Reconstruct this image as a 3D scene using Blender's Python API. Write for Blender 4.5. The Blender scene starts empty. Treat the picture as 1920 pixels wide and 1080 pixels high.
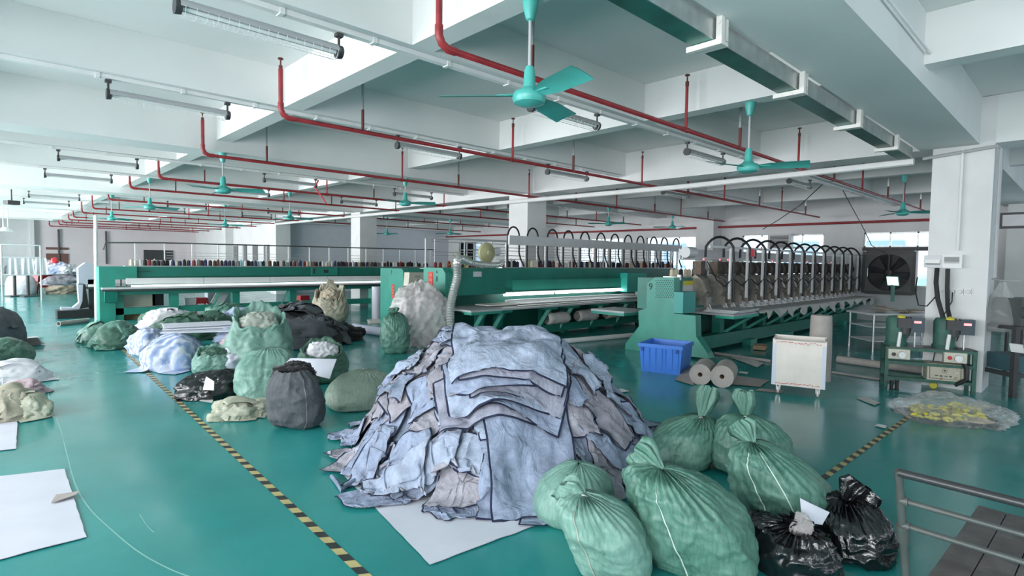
import bpy, math, random
import numpy as np
from mathutils import Vector, Matrix, noise
random.seed(7)
C = bpy.context.scene.collection
PI = math.pi
# ------------------------------------------------------------------ camera
CAM = Vector((0, 0, 1.9)); FPX = 1041.51
def _rot():
    a = Vector((1098, 35, -FPX)).normalized(); b = Vector((-990, 65, -FPX)).normalized()
    b = (b - a * a.dot(b)).normalized(); c = a.cross(b)
    return Matrix((a, b, c))
ROT = _rot()
cd = bpy.data.cameras.new('camera'); cam = bpy.data.objects.new('camera', cd); C.objects.link(cam)
cd.sensor_width = 36; cd.lens = FPX * 36 / 1920; cd.clip_end = 300; cd.clip_start = .05
cam.matrix_world = Matrix.Translation(CAM) @ ROT.to_4x4()
bpy.context.scene.camera = cam
def F(px, py, z=0.0):            # the point at height z seen at a place in the photograph
    d = ROT @ Vector((px - 960, -(py - 540), -FPX)); return CAM + d * ((z - CAM.z) / d.z)

# ------------------------------------------------------------------ materials
def new_mat(name):
    m = bpy.data.materials.new(name); m.use_nodes = True
    nt = m.node_tree; return m, nt, nt.nodes['Principled BSDF']
def mk(name, col, rough=.5, metal=0, var=0, vscale=3, bump=0, bscale=40, col2=None, bdist=.01, spec=.5, coat=0, sheen=0, dirt=None, dscale=2, dthr=.55):
    m, nt, p = new_mat(name); N = nt.nodes; L = nt.links
    p.inputs['Base Color'].default_value = (*col, 1); p.inputs['Roughness'].default_value = rough
    p.inputs['Metallic'].default_value = metal; p.inputs['Specular IOR Level'].default_value = spec
    p.inputs['Coat Weight'].default_value = coat; p.inputs['Sheen Weight'].default_value = sheen
    tc = N.new('ShaderNodeTexCoord')
    if var or dirt:
        n = N.new('ShaderNodeTexNoise'); n.inputs['Scale'].default_value = vscale; n.inputs['Detail'].default_value = 6
        L.new(tc.outputs['Object'], n.inputs['Vector'])
        r = N.new('ShaderNodeMapRange'); r.inputs[1].default_value = .3; r.inputs[2].default_value = .7
        L.new(n.outputs['Fac'], r.inputs[0])
        mx = N.new('ShaderNodeMix'); mx.data_type = 'RGBA'; L.new(r.outputs[0], mx.inputs[0])
        c2 = col2 or tuple(min(1, c * (1 + var)) for c in col)
        c1 = col if col2 else tuple(c * (1 - var) for c in col)
        mx.inputs[6].default_value = (*c1, 1); mx.inputs[7].default_value = (*c2, 1)
        out = mx.outputs[2]
        if dirt:
            n2 = N.new('ShaderNodeTexNoise'); n2.inputs['Scale'].default_value = dscale; n2.inputs['Detail'].default_value = 8
            n2.inputs['Roughness'].default_value = .7
            L.new(tc.outputs['Object'], n2.inputs['Vector'])
            r2 = N.new('ShaderNodeMapRange'); r2.inputs[1].default_value = dthr; r2.inputs[2].default_value = dthr + .12
            L.new(n2.outputs['Fac'], r2.inputs[0])
            m2 = N.new('ShaderNodeMix'); m2.data_type = 'RGBA'; L.new(r2.outputs[0], m2.inputs[0])
            L.new(out, m2.inputs[6]); m2.inputs[7].default_value = (*dirt, 1); out = m2.outputs[2]
        L.new(out, p.inputs['Base Color'])
    if bump:
        n = N.new('ShaderNodeTexNoise'); n.inputs['Scale'].default_value = bscale; n.inputs['Detail'].default_value = 5
        L.new(tc.outputs['Object'], n.inputs['Vector'])
        b = N.new('ShaderNodeBump'); b.inputs['Strength'].default_value = bump; b.inputs['Distance'].default_value = bdist
        L.new(n.outputs['Fac'], b.inputs['Height']); L.new(b.outputs[0], p.inputs['Normal'])
    return m
def emis(name, col, s):
    m, nt, p = new_mat(name); p.inputs['Base Color'].default_value = (.8, .8, .8, 1)
    p.inputs['Emission Color'].default_value = (*col, 1); p.inputs['Emission Strength'].default_value = s; return m
def mix_clear(name, col, rough, alpha, bump=0, bscale=12, bdist=.02):
    m, nt, p = new_mat(name); N = nt.nodes; L = nt.links
    p.inputs['Base Color'].default_value = (*col, 1); p.inputs['Roughness'].default_value = rough
    p.inputs['Specular IOR Level'].default_value = .8
    t = N.new('ShaderNodeBsdfTransparent'); mx = N.new('ShaderNodeMixShader'); o = N['Material Output']
    lw = N.new('ShaderNodeLayerWeight'); lw.inputs['Blend'].default_value = .35
    ad = N.new('ShaderNodeMath'); ad.operation = 'ADD'; ad.use_clamp = True; ad.inputs[1].default_value = alpha
    ml = N.new('ShaderNodeMath'); ml.operation = 'MULTIPLY'; ml.inputs[1].default_value = .6
    L.new(lw.outputs['Facing'], ml.inputs[0]); L.new(ml.outputs[0], ad.inputs[0])
    L.new(ad.outputs[0], mx.inputs[0]); L.new(t.outputs[0], mx.inputs[1]); L.new(p.outputs[0], mx.inputs[2]); L.new(mx.outputs[0], o.inputs[0])
    if bump:
        tc = N.new('ShaderNodeTexCoord'); n = N.new('ShaderNodeTexNoise'); n.inputs['Scale'].default_value = bscale; n.inputs['Detail'].default_value = 6
        n.noise_type = 'RIDGED_MULTIFRACTAL'
        L.new(tc.outputs['Object'], n.inputs['Vector']); b = N.new('ShaderNodeBump'); b.inputs['Strength'].default_value = bump; b.inputs['Distance'].default_value = bdist
        L.new(n.outputs['Fac'], b.inputs['Height']); L.new(b.outputs[0], p.inputs['Normal'])
    return m

def floor_mat():
    m, nt, p = new_mat('teal epoxy floor'); N = nt.nodes; L = nt.links
    tc = N.new('ShaderNodeTexCoord')
    n = N.new('ShaderNodeTexNoise'); n.inputs['Scale'].default_value = .6; n.inputs['Detail'].default_value = 8; L.new(tc.outputs['Object'], n.inputs['Vector'])
    cr = N.new('ShaderNodeValToRGB'); L.new(n.outputs['Fac'], cr.inputs[0])
    cr.color_ramp.elements[0].position = .3; cr.color_ramp.elements[0].color = (.016, .23, .22, 1)
    cr.color_ramp.elements[1].position = .72; cr.color_ramp.elements[1].color = (.034, .33, .315, 1)
    n2 = N.new('ShaderNodeTexNoise'); n2.inputs['Scale'].default_value = 9; n2.inputs['Detail'].default_value = 10; n2.inputs['Roughness'].default_value = .8
    L.new(tc.outputs['Object'], n2.inputs['Vector'])
    r2 = N.new('ShaderNodeMapRange'); r2.inputs[1].default_value = .62; r2.inputs[2].default_value = .78; r2.inputs[4].default_value = .35; L.new(n2.outputs['Fac'], r2.inputs[0])
    mx = N.new('ShaderNodeMix'); mx.data_type = 'RGBA'; L.new(r2.outputs[0], mx.inputs[0]); L.new(cr.outputs[0], mx.inputs[6]); mx.inputs[7].default_value = (.12, .33, .30, 1)
    L.new(mx.outputs[2], p.inputs['Base Color'])
    n3 = N.new('ShaderNodeTexNoise'); n3.inputs['Scale'].default_value = 1.7; n3.inputs['Detail'].default_value = 7; L.new(tc.outputs['Object'], n3.inputs['Vector'])
    r3 = N.new('ShaderNodeMapRange'); r3.inputs[1].default_value = .3; r3.inputs[2].default_value = .7; r3.inputs[3].default_value = .12; r3.inputs[4].default_value = .27
    L.new(n3.outputs['Fac'], r3.inputs[0]); L.new(r3.outputs[0], p.inputs['Roughness'])
    b = N.new('ShaderNodeBump'); b.inputs['Strength'].default_value = .06; b.inputs['Distance'].default_value = .02; n4 = N.new('ShaderNodeTexNoise'); n4.inputs['Scale'].default_value = 5
    L.new(tc.outputs['Object'], n4.inputs['Vector']); L.new(n4.outputs['Fac'], b.inputs['Height']); L.new(b.outputs[0], p.inputs['Normal'])
    return m
def weave_mat(name, col, col2, rough=.42, stripe=None):
    m, nt, p = new_mat(name); N = nt.nodes; L = nt.links
    tc = N.new('ShaderNodeTexCoord'); n = N.new('ShaderNodeTexNoise'); n.inputs['Scale'].default_value = 5; n.inputs['Detail'].default_value = 7
    L.new(tc.outputs['Object'], n.inputs['Vector'])
    mp = N.new('ShaderNodeMapping'); mp.inputs['Scale'].default_value = (60, 60, 6); L.new(tc.outputs['Object'], mp.inputs[0])
    n2 = N.new('ShaderNodeTexNoise'); n2.inputs['Scale'].default_value = 1; n2.inputs['Detail'].default_value = 3; L.new(mp.outputs[0], n2.inputs['Vector'])
    ad = N.new('ShaderNodeMath'); ad.operation = 'ADD'; L.new(n.outputs['Fac'], ad.inputs[0]); L.new(n2.outputs['Fac'], ad.inputs[1])
    r = N.new('ShaderNodeMapRange'); r.inputs[1].default_value = .75; r.inputs[2].default_value = 1.25; L.new(ad.outputs[0], r.inputs[0])
    mx = N.new('ShaderNodeMix'); mx.data_type = 'RGBA'; L.new(r.outputs[0], mx.inputs[0]); mx.inputs[6].default_value = (*col, 1); mx.inputs[7].default_value = (*col2, 1)
    L.new(mx.outputs[2], p.inputs['Base Color']); p.inputs['Roughness'].default_value = rough
    mp2 = N.new('ShaderNodeMapping'); mp2.inputs['Scale'].default_value = (18, 18, 30); L.new(tc.outputs['Object'], mp2.inputs[0])
    n3 = N.new('ShaderNodeTexNoise'); n3.inputs['Scale'].default_value = 1; n3.inputs['Detail'].default_value = 6; n3.inputs['Roughness'].default_value = .65; L.new(mp2.outputs[0], n3.inputs['Vector'])
    b = N.new('ShaderNodeBump'); b.inputs['Strength'].default_value = .45; b.inputs['Distance'].default_value = .012
    L.new(n3.outputs['Fac'], b.inputs['Height']); L.new(b.outputs[0], p.inputs['Normal'])
    return m
def denim_mat(name, out, inn):
    m, nt, p = new_mat(name); N = nt.nodes; L = nt.links
    tc = N.new('ShaderNodeTexCoord'); g = N.new('ShaderNodeNewGeometry')
    n = N.new('ShaderNodeTexNoise'); n.inputs['Scale'].default_value = 7; n.inputs['Detail'].default_value = 8; n.inputs['Roughness'].default_value = .65; L.new(tc.outputs['Object'], n.inputs['Vector'])
    r = N.new('ShaderNodeMapRange'); r.inputs[1].default_value = .35; r.inputs[2].default_value = .7; r.inputs[3].default_value = .72; r.inputs[4].default_value = 1.22; L.new(n.outputs['Fac'], r.inputs[0])
    mx = N.new('ShaderNodeMix'); mx.data_type = 'RGBA'; L.new(g.outputs['Backfacing'], mx.inputs[0]); mx.inputs[6].default_value = (*out, 1); mx.inputs[7].default_value = (*inn, 1)
    vm = N.new('ShaderNodeVectorMath'); vm.operation = 'SCALE'; L.new(mx.outputs[2], vm.inputs[0]); L.new(r.outputs[0], vm.inputs['Scale'])
    L.new(vm.outputs[0], p.inputs['Base Color']); p.inputs['Roughness'].default_value = .9; p.inputs['Specular IOR Level'].default_value = .2
    n3 = N.new('ShaderNodeTexNoise'); n3.inputs['Scale'].default_value = 38; n3.inputs['Detail'].default_value = 6; L.new(tc.outputs['Object'], n3.inputs['Vector'])
    b = N.new('ShaderNodeBump'); b.inputs['Strength'].default_value = .55; b.inputs['Distance'].default_value = .008
    L.new(n3.outputs['Fac'], b.inputs['Height'])
    n5 = N.new('ShaderNodeTexNoise'); n5.inputs['Scale'].default_value = 6; n5.inputs['Detail'].default_value = 4; n5.inputs['Distortion'].default_value = 1.2; L.new(tc.outputs['Object'], n5.inputs['Vector'])
    b2 = N.new('ShaderNodeBump'); b2.inputs['Strength'].default_value = .7; b2.inputs['Distance'].default_value = .05
    L.new(n5.outputs['Fac'], b2.inputs['Height']); L.new(b.outputs[0], b2.inputs['Normal']); L.new(b2.outputs[0], p.inputs['Normal'])
    return m
def stripe_mat(name, a, b_, scale=14, rough=.5, axis='X'):
    m, nt, p = new_mat(name); N = nt.nodes; L = nt.links
    tc = N.new('ShaderNodeTexCoord'); w = N.new('ShaderNodeTexWave'); w.bands_direction = axis; w.inputs['Scale'].default_value = scale; w.inputs['Distortion'].default_value = 1.5; w.inputs['Detail'].default_value = 1
    L.new(tc.outputs['Object'], w.inputs['Vector'])
    mx = N.new('ShaderNodeMix'); mx.data_type = 'RGBA'; L.new(w.outputs['Fac'], mx.inputs[0]); mx.inputs[6].default_value = (*a, 1); mx.inputs[7].default_value = (*b_, 1)
    L.new(mx.outputs[2], p.inputs['Base Color']); p.inputs['Roughness'].default_value = rough; return m

M = {}
M['floor'] = floor_mat()
M['wall'] = mk('white wall paint', (.74, .74, .745), .75, var=.05, vscale=1.2, bump=.12, bscale=18)
M['ceil'] = mk('ceiling paint', (.78, .79, .78), .8, var=.04, vscale=.9, bump=.15, bscale=14)
M['colpaint'] = mk('column paint', (.72, .725, .72), .7, var=.05, vscale=2, bump=.12, bscale=14)
M['pink'] = mk('pinkish wall paint', (.80, .72, .74), .75, var=.04, vscale=1)
M['lav'] = mk('cool wall paint', (.66, .67, .72), .75, var=.03)
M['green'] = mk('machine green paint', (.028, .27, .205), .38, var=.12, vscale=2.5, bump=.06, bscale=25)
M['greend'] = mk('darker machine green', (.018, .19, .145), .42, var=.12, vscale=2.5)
M['fan'] = mk('fan turquoise', (.08, .44, .39), .35, var=.1, vscale=6)
M['red'] = mk('red pipe paint', (.30, .025, .03), .42, var=.25, vscale=5)
M['redp'] = mk('red plastic', (.62, .03, .045), .4)
M['redsign'] = mk('red sticker', (.62, .04, .02), .6)
M['white'] = mk('white enamel', (.80, .80, .79), .45, var=.04)
M['dirtywhite'] = mk('scuffed white steel', (.72, .70, .66), .55, dirt=(.22, .19, .15), dscale=9, dthr=.6, var=.05)
M['grey'] = mk('grey painted steel', (.42, .43, .44), .45, var=.06)
M['lgrey'] = mk('light grey steel', (.60, .61, .62), .4, var=.05)
M['galv'] = mk('galvanised steel', (.52, .54, .53), .33, metal=.75, var=.15, vscale=7)
M['steel'] = mk('brushed steel', (.62, .62, .62), .28, metal=.9)
M['dark'] = mk('dark metal', (.05, .05, .052), .45, var=.2)
M['dsteel'] = mk('dark tubular steel', (.045, .047, .05), .35, metal=.3)
M['gpaint'] = mk('worn grey paint', (.075, .085, .08), .42, dirt=(.12, .045, .02), dscale=14, dthr=.62, var=.2)
M['black'] = mk('black rubber', (.012, .012, .014), .5)
M['brown'] = mk('rusty rod', (.13, .035, .03), .6)
M['beige'] = mk('beige casing', (.62, .60, .50), .5, var=.06)
M['headbeige'] = mk('sewing head beige', (.29, .265, .225), .45, var=.25, vscale=9)
M['blue'] = mk('blue crate plastic', (.045, .20, .68), .4, var=.06)
M['wood'] = mk('painted plywood', (.76, .71, .65), .6, var=.07, vscale=4, dirt=(.50, .42, .36), dscale=3, dthr=.62)
M['redcloth'] = mk('red edge marks', (.55, .09, .07), .7)
M['plank'] = mk('grey weathered board', (.085, .075, .072), .72, col2=(.15, .135, .13), var=.1, vscale=6, bump=.3, bscale=20)
M['card'] = mk('cardboard', (.42, .29, .18), .8, var=.1)
M['kraft'] = mk('grey paper roll', (.40, .365, .34), .8, var=.08, vscale=9, bump=.2, bscale=60)
M['paper'] = mk('white pattern paper', (.66, .68, .76), .8, var=.04, dirt=(.36, .37, .42), dscale=5, dthr=.68)
M['lpaper'] = mk('lavender paper tube', (.62, .64, .78), .6)
M['cream'] = mk('non woven backing fabric', (.56, .55, .52), .85, var=.08, vscale=8, bump=.3, bscale=25)
M['pp'] = weave_mat('green woven polypropylene', (.060, .170, .125), (.135, .285, .222))
M['ppd'] = weave_mat('dark green woven sack', (.04, .11, .075), (.085, .18, .13))
M['ppl'] = weave_mat('pale green woven sack', (.135, .285, .235), (.25, .42, .355))
M['ppg'] = weave_mat('grey green woven sack', (.19, .27, .21), (.30, .38, .31))
M['ppb'] = weave_mat('beige woven sack', (.35, .33, .25), (.50, .47, .37), .7)
M['sgrey'] = weave_mat('slate grey cloth sack', (.062, .070, .078), (.105, .115, .125), .8)
M['ragc'] = weave_mat('pale rag cloth', (.40, .42, .32), (.56, .57, .46), .8)
M['bag'] = mk('black bin liner', (.006, .006, .008), .16, bump=.9, bscale=9, bdist=.03, spec=.9)
M['bcloth'] = mk('black cloth', (.012, .012, .014), .85, bump=.4, bscale=30, sheen=.2)
M['gcloth'] = mk('grey denim cloth', (.10, .11, .125), .9, var=.25, vscale=6, bump=.5, bscale=35)
M['blcloth'] = mk('pale blue cloth', (.42, .50, .66), .85, var=.15, vscale=6, bump=.4, bscale=30)
M['whcloth'] = mk('white cloth', (.72, .72, .76), .85, var=.08, bump=.4, bscale=25)
M['tan'] = mk('tan cloth', (.50, .43, .33), .85, var=.2, vscale=7, bump=.4, bscale=20)
M['pinkcloth'] = mk('patterned pink cloth', (.50, .28, .32), .85, col2=(.68, .62, .66), var=.1, vscale=16)
M['gwhite'] = mk('pale grey green fabric', (.46, .50, .44), .85, var=.12, bump=.4, bscale=20)
M['stripe'] = stripe_mat('blue and grey striped cloth', (.26, .36, .60), (.72, .75, .86), 3.2, .45, 'Y')
M['clear'] = mix_clear('clear crinkled plastic', (.80, .76, .75), .28, .34, .35, 3.0, .05)
M['clear2'] = mix_clear('clear thin plastic', (.75, .77, .78), .12, .10, .6, 4, .04)
M['clearf'] = mix_clear('cloudy thin plastic', (.70, .72, .72), .25, .25, .6, 8, .02)
M['yellow'] = mk('yellow plastic', (.62, .55, .06), .5)
M['foil'] = mk('ribbed aluminium duct', (.70, .71, .69), .3, metal=.7)
M['blower'] = mk('dusty yellow blower', (.45, .43, .24), .5, var=.15)
M['glow'] = emis('lit tube', (.93, .97, 1.0), 9)
M['glow2'] = emis('lit lamp strip', (.95, .96, 1.0), 1.6)
M['led'] = emis('red led digits', (1, .03, .03), 1.2)
M['screen'] = emis('lit screen', (.8, 1.0, .85), 1.1)
M['off'] = mk('unlit fluorescent tube', (.82, .85, .83), .25)
M['navy'] = mk('navy seam thread', (.012, .018, .05), .8)
M['tapeY'] = mk('tape yellow', (.52, .45, .20), .45, var=.12, vscale=8)
M['tapeK'] = mk('tape black', (.03, .035, .035), .45, var=.3)
M['scratch'] = mk('floor scratch', (.22, .50, .46), .4)
M['ac'] = mk('ac casing', (.6, .6, .59), .5)
M['bldg'] = mk('neighbour facade', (.82, .84, .88), .8)
M['bglass'] = mk('neighbour glass', (.36, .50, .62), .2)
M['bpink'] = mk('pink banner', (.80, .25, .36), .8)
M['bmint'] = mk('mint facade panel', (.45, .78, .74), .8)
M['ggrey'] = mk('industrial light grey plastic', (.44, .48, .55), .45)
M['jeans'] = [denim_mat('pale washed denim', (.315, .37, .50), (.36, .35, .40)),
              denim_mat('ice blue denim', (.385, .445, .57), (.39, .38, .43)),
              denim_mat('faded grey blue denim', (.25, .30, .40), (.33, .32, .37)),
              denim_mat('dusty lavender denim', (.32, .33, .41), (.35, .33, .37))]
def paneglass():
    m, nt, p = new_mat('window glass'); N = nt.nodes; L = nt.links
    t = N.new('ShaderNodeBsdfTransparent'); t.inputs[0].default_value = (.93, .97, .98, 1); g = N.new('ShaderNodeBsdfGlossy'); g.inputs['Roughness'].default_value = .02
    f = N.new('ShaderNodeFresnel'); f.inputs[0].default_value = 1.3; mx = N.new('ShaderNodeMixShader')
    L.new(f.outputs[0], mx.inputs[0]); L.new(t.outputs[0], mx.inputs[1]); L.new(g.outputs[0], mx.inputs[2]); L.new(mx.outputs[0], N['Material Output'].inputs[0]); return m
M['glass'] = paneglass()

# ------------------------------------------------------------------ mesh building
def wloc(o):
    v = Vector((0, 0, 0))
    while o is not None: v = v + o.location; o = o.parent
    return v
class MB:
    def __init__(s): s.v = []; s.f = []; s.mi = []
    def add(s, vs, fs, mi=0):
        n = len(s.v); s.v += [tuple(v) for v in vs]; s.f += [tuple(i + n for i in f) for f in fs]; s.mi += [mi] * len(fs); return s
    def box(s, a, b, mi=0):
        (x0, y0, z0), (x1, y1, z1) = a, b
        v = [(x0, y0, z0), (x1, y0, z0), (x1, y1, z0), (x0, y1, z0), (x0, y0, z1), (x1, y0, z1), (x1, y1, z1), (x0, y1, z1)]
        return s.add(v, [(0, 3, 2, 1), (4, 5, 6, 7), (0, 1, 5, 4), (1, 2, 6, 5), (2, 3, 7, 6), (3, 0, 4, 7)], mi)
    def cbox(s, c, d, rz=0, mi=0, ry=0, rx=0):
        R = Matrix.Rotation(rz, 3, 'Z') @ Matrix.Rotation(ry, 3, 'Y') @ Matrix.Rotation(rx, 3, 'X'); c = Vector(c); n = len(s.v)
        t = MB().box((-d[0] / 2, -d[1] / 2, -d[2] / 2), (d[0] / 2, d[1] / 2, d[2] / 2))
        return s.add([c + R @ Vector(v) for v in t.v], t.f, mi)
    def bar(s, p, q, w, h, mi=0):
        p, q = Vector(p), Vector(q); d = q - p; u = d.normalized(); r = u.cross(Vector((0, 0, 1)))
        if r.length < .01: r = Vector((1, 0, 0))
        r.normalize(); t = r.cross(u).normalized(); v = []
        for e in (p, q):
            for a, b in ((-1, -1), (1, -1), (1, 1), (-1, 1)): v.append(e + r * a * w / 2 + t * b * h / 2)
        return s.add(v, [(0, 1, 2, 3), (7, 6, 5, 4), (0, 4, 5, 1), (1, 5, 6, 2), (2, 6, 7, 3), (3, 7, 4, 0)], mi)
    def tube(s, pts, r, n=10, mi=0, caps=True):
        pts = [Vector(p) for p in pts]; rs = r if isinstance(r, (list, tuple)) else [r] * len(pts)
        N = None; rings = []
        for i, p in enumerate(pts):
            d = (pts[min(i + 1, len(pts) - 1)] - pts[max(i - 1, 0)]).normalized()
            if N is None:
                N = d.orthogonal().normalized()
            else:
                N = (N - d * N.dot(d)); N = N.normalized() if N.length > 1e-5 else d.orthogonal().normalized()
            B = d.cross(N); rings.append([p + (N * math.cos(2 * PI * k / n) + B * math.sin(2 * PI * k / n)) * rs[i] for k in range(n)])
        v = [q for ring in rings for q in ring]; f = []
        for i in range(len(pts) - 1):
            for k in range(n): f.append((i * n + k, i * n + (k + 1) % n, (i + 1) * n + (k + 1) % n, (i + 1) * n + k))
        if caps: f.append(tuple(range(n))[::-1]); f.append(tuple((len(pts) - 1) * n + k for k in range(n)))
        return s.add(v, f, mi)
    def lathe(s, prof, c=(0, 0, 0), n=24, mi=0, ax='Z'):
        v = []; f = []
        for r, z in prof:
            for k in range(n):
                a = 2 * PI * k / n; q = (r * math.cos(a), r * math.sin(a), z)
                if ax == 'X': q = (z, q[0], q[1])
                if ax == 'Y': q = (q[0], z, q[1])
                v.append((c[0] + q[0], c[1] + q[1], c[2] + q[2]))
        for i in range(len(prof) - 1):
            for k in range(n): f.append((i * n + k, i * n + (k + 1) % n, (i + 1) * n + (k + 1) % n, (i + 1) * n + k))
        return s.add(v, f, mi)
    def prism(s, poly, lo, hi, ax='X', mi=0):
        n = len(poly)
        def q(a, b, h): return {'X': (h, a, b), 'Y': (a, h, b), 'Z': (a, b, h)}[ax]
        v = [q(a, b, lo) for a, b in poly] + [q(a, b, hi) for a, b in poly]
        f = [tuple(range(n))[::-1], tuple(range(n, 2 * n))] + [(i, (i + 1) % n, n + (i + 1) % n, n + i) for i in range(n)]
        return s.add(v, f, mi)
    def grid(s, P, mi=0, wrap=False):
        P = np.asarray(P); a, b = P.shape[:2]; v = P.reshape(-1, 3).tolist(); f = []
        for i in range(a - 1):
            for j in range(b if wrap else b - 1): f.append((i * b + j, i * b + (j + 1) % b, (i + 1) * b + (j + 1) % b, (i + 1) * b + j))
        return s.add(v, f, mi)
    def build(s, name, mat, parent=None, w=True, smooth=None, label=None, base=None, angle=None):
        me = bpy.data.meshes.new(name); o = bpy.data.objects.new(name, me); C.objects.link(o)
        V = np.array(s.v, dtype=float)
        if parent is not None:
            o.parent = parent
            if w: V = V - np.array(wloc(parent))
        else:
            lo = V.min(0); hi = V.max(0); c = np.array(base) if base is not None else np.array([(lo[0] + hi[0]) / 2, (lo[1] + hi[1]) / 2, lo[2]])
            V = V - c; o.location = c
        me.from_pydata(V.tolist(), [], s.f)
        for m in (mat if isinstance(mat, (list, tuple)) else [mat]): me.materials.append(M[m] if isinstance(m, str) else m)
        me.polygons.foreach_set('material_index', s.mi)
        if smooth: me.polygons.foreach_set('use_smooth', [True] * len(s.f))
        if smooth == 'auto': me.set_sharp_from_angle(angle=math.radians(angle or 40))
        me.update()
        if label: o['label'] = label
        return o
def tag(o, label, cat, group=None, kind=None):
    o['label'] = label; o['category'] = cat
    if group: o['group'] = group
    if kind: o['kind'] = kind
    return o
def thing(name, label, cat, loc=(0, 0, 0), rz=0, group=None):
    o = bpy.data.objects.new(name, None); C.objects.link(o); o.location = loc; o.rotation_euler = (0, 0, rz); o.empty_display_size = .1
    return tag(o, label, cat, group)
def dup(root, loc, rz=None, label=None):
    r = root.copy(); C.objects.link(r); r.location = loc
    if rz is not None: r.rotation_euler = (0, 0, rz)
    if label: r['label'] = label
    for ch in list(root.children):
        c = ch.copy(); C.objects.link(c); c.parent = r
        for g in list(ch.children):
            d = g.copy(); C.objects.link(d); d.parent = c
    return r
def struct(name, mb, mat, smooth=None):
    o = mb.build(name, mat, base=(0, 0, 0), smooth=smooth); o['kind'] = 'structure'; return o
def nz(x, y, z): return noise.noise(Vector((x, y, z)))
def ridge(x, y, z): return 1 - 2 * abs(nz(x, y, z))

# ------------------------------------------------------------------ the building
ZS, ZM, ZC = 4.47, 3.76, 3.95
XW, YW = 22.5, 29.9
struct('floor', MB().box((-4.2, -8.2, -.12), (XW + .3, 46.4, 0)), 'floor')
struct('ceiling', MB().box((-4.2, -8.2, ZS), (XW + .3, 46.4, ZS + .15)), 'ceil')
mains = [(-8.0, -7.3), (1.31, 2.05), (10.78, 11.5), (20.2, 20.95), (29.3, 30.0), (38.0, 38.7)]
secs = [-5.2, -1.9, 4.61, 7.73, 13.6, 16.8, 23.2, 26.3, 32.4, 35.5, 41.2, 44.0]
def xcuts(lo, hi): return (lo, hi)
for a, b in mains: struct('ceiling_beam', MB().box((-4.2, a, ZM), (XW, b, ZS)), 'ceil')
for y in secs: struct('ceiling_beam', MB().box((-4.2, y, ZC), (XW, y + .25, ZS - .001)), 'ceil')
for x in (-1.1, 3.02, 6.97, 14.9, 18.8): struct('ceiling_beam', MB().box((x, -8.2, ZC + .001), (x + .25, 46.2, ZS - .002)), 'ceil')
struct('ceiling_beam', MB().box((10.97, -8.2, ZM + .002), (11.6, 46.2, ZS - .003)), 'ceil')
def column(x, y, w=.75, mat='colpaint'):
    m = MB().box((x, y, 0), (x + w, y + w, ZS - .01)); return struct('column', m, mat)
for x, y in [(10.95, 1.13), (10.94, 10.93), (10.94, 20.4), (10.94, 29.25), (10.94, 37.5), (21.75, 1.13), (21.75, 10.93), (21.75, 20.4), (10.95, -7.9), (21.75, -7.9)]:
    column(x, y)
def wall(name, ax, c, t, lo, hi, holes, mat):
    """solid wall in the plane ax = c with rectangular openings (a0, a1, z0, z1)"""
    m = MB()
    As = sorted({lo, hi, *[h[0] for h in holes], *[h[1] for h in holes]})
    for a0, a1 in zip(As, As[1:]):
        hs = sorted((h[2], h[3]) for h in holes if h[0] <= a0 + 1e-6 and h[1] >= a1 - 1e-6)
        z = 0
        for z0, z1 in hs + [(ZS, ZS)]:
            if z0 > z:
                if ax == 'X': m.box((c, a0, z), (c + t, a1, z0))
                else: m.box((a0, c, z), (a1, c + t, z0))
            z = z1
    return struct(name, m, mat)
k = XW / 21.
WZ0, WZ1 = 1.22, 3.07
wh = [(-6.6, -4.2, WZ0, WZ1), (-2.6, -.2, WZ0, WZ1), (.35, 1.0, WZ0, WZ1), (2.6, 5.72, WZ0, WZ1), (7.0, 10.05, WZ0, WZ1), (12.1, 14.6, WZ0, WZ1), (15.9, 18.6, WZ0, WZ1), (21.5, 24.0, WZ0, WZ1), (25.9, 28.8, WZ0, WZ1)]
wall('wall_right', 'X', XW, .2, -8.2, 46.2, wh, 'wall')
struct('wall_inner', MB().box((11.45, YW, 0), (XW, YW + .15, ZS)), 'lav')
struct('wall_partition', MB().box((11.4, YW + .15, 0), (11.55, 46, ZS)), 'wall')
wall('wall_back', 'Y', 46.0, .2, -4.2, XW, [], 'pink')
struct('trim_1', MB().box((2.1, 45.7, 0), (2.3, 46, ZS)).box((0.2, 45.85, 0), (2.1, 46, ZS)), 'wall')
lw = [(y, y + 4.2, .95, 3.5) for y in (-6.8, -1.2, 4.4, 10., 15.6, 21.2, 26.8, 32.4, 38.)]
wall('wall_left', 'X', -4.2, .2, -8.2, 46.2, lw, 'wall')
fw = [(x, x + 3.6, .95, 3.4) for x in (-3.2, 1.6, 6.4, 12.4, 17.4)]
wall('wall_front', 'Y', -8.2, .2, -4.2, XW, fw, 'wall')
wn = 0
def window(ax, c, a0, a1, z0, z1, nm, tr):
    global wn; wn += 1
    m = MB(); fr = .05
    def bx(p, q, r, s_, th=.06):
        if ax == 'X': m.box((c - th / 2, p, r), (c + th / 2, q, s_))
        else: m.box((p, c - th / 2, r), (q, c + th / 2, s_))
    bx(a0, a1, z0, z0 + fr); bx(a0, a1, z1 - fr, z1); bx(a0, a0 + fr, z0, z1); bx(a1 - fr, a1, z0, z1)
    for i in range(1, nm): a = a0 + (a1 - a0) * i / nm; bx(a - fr / 2, a + fr / 2, z0, z1)
    if tr: bx(a0, a1, tr - .04, tr + .04)
    o = m.build('window_%d' % wn, 'galv' if ax == 'X' and c > 10 else 'white'); o['kind'] = 'structure'
    g = MB()
    if ax == 'X': g.box((c - .004, a0, z0), (c + .004, a1, z1))
    else: g.box((a0, c - .004, z0), (a1, c + .004, z1))
    g.build('window_pane', 'glass', o)
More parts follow.
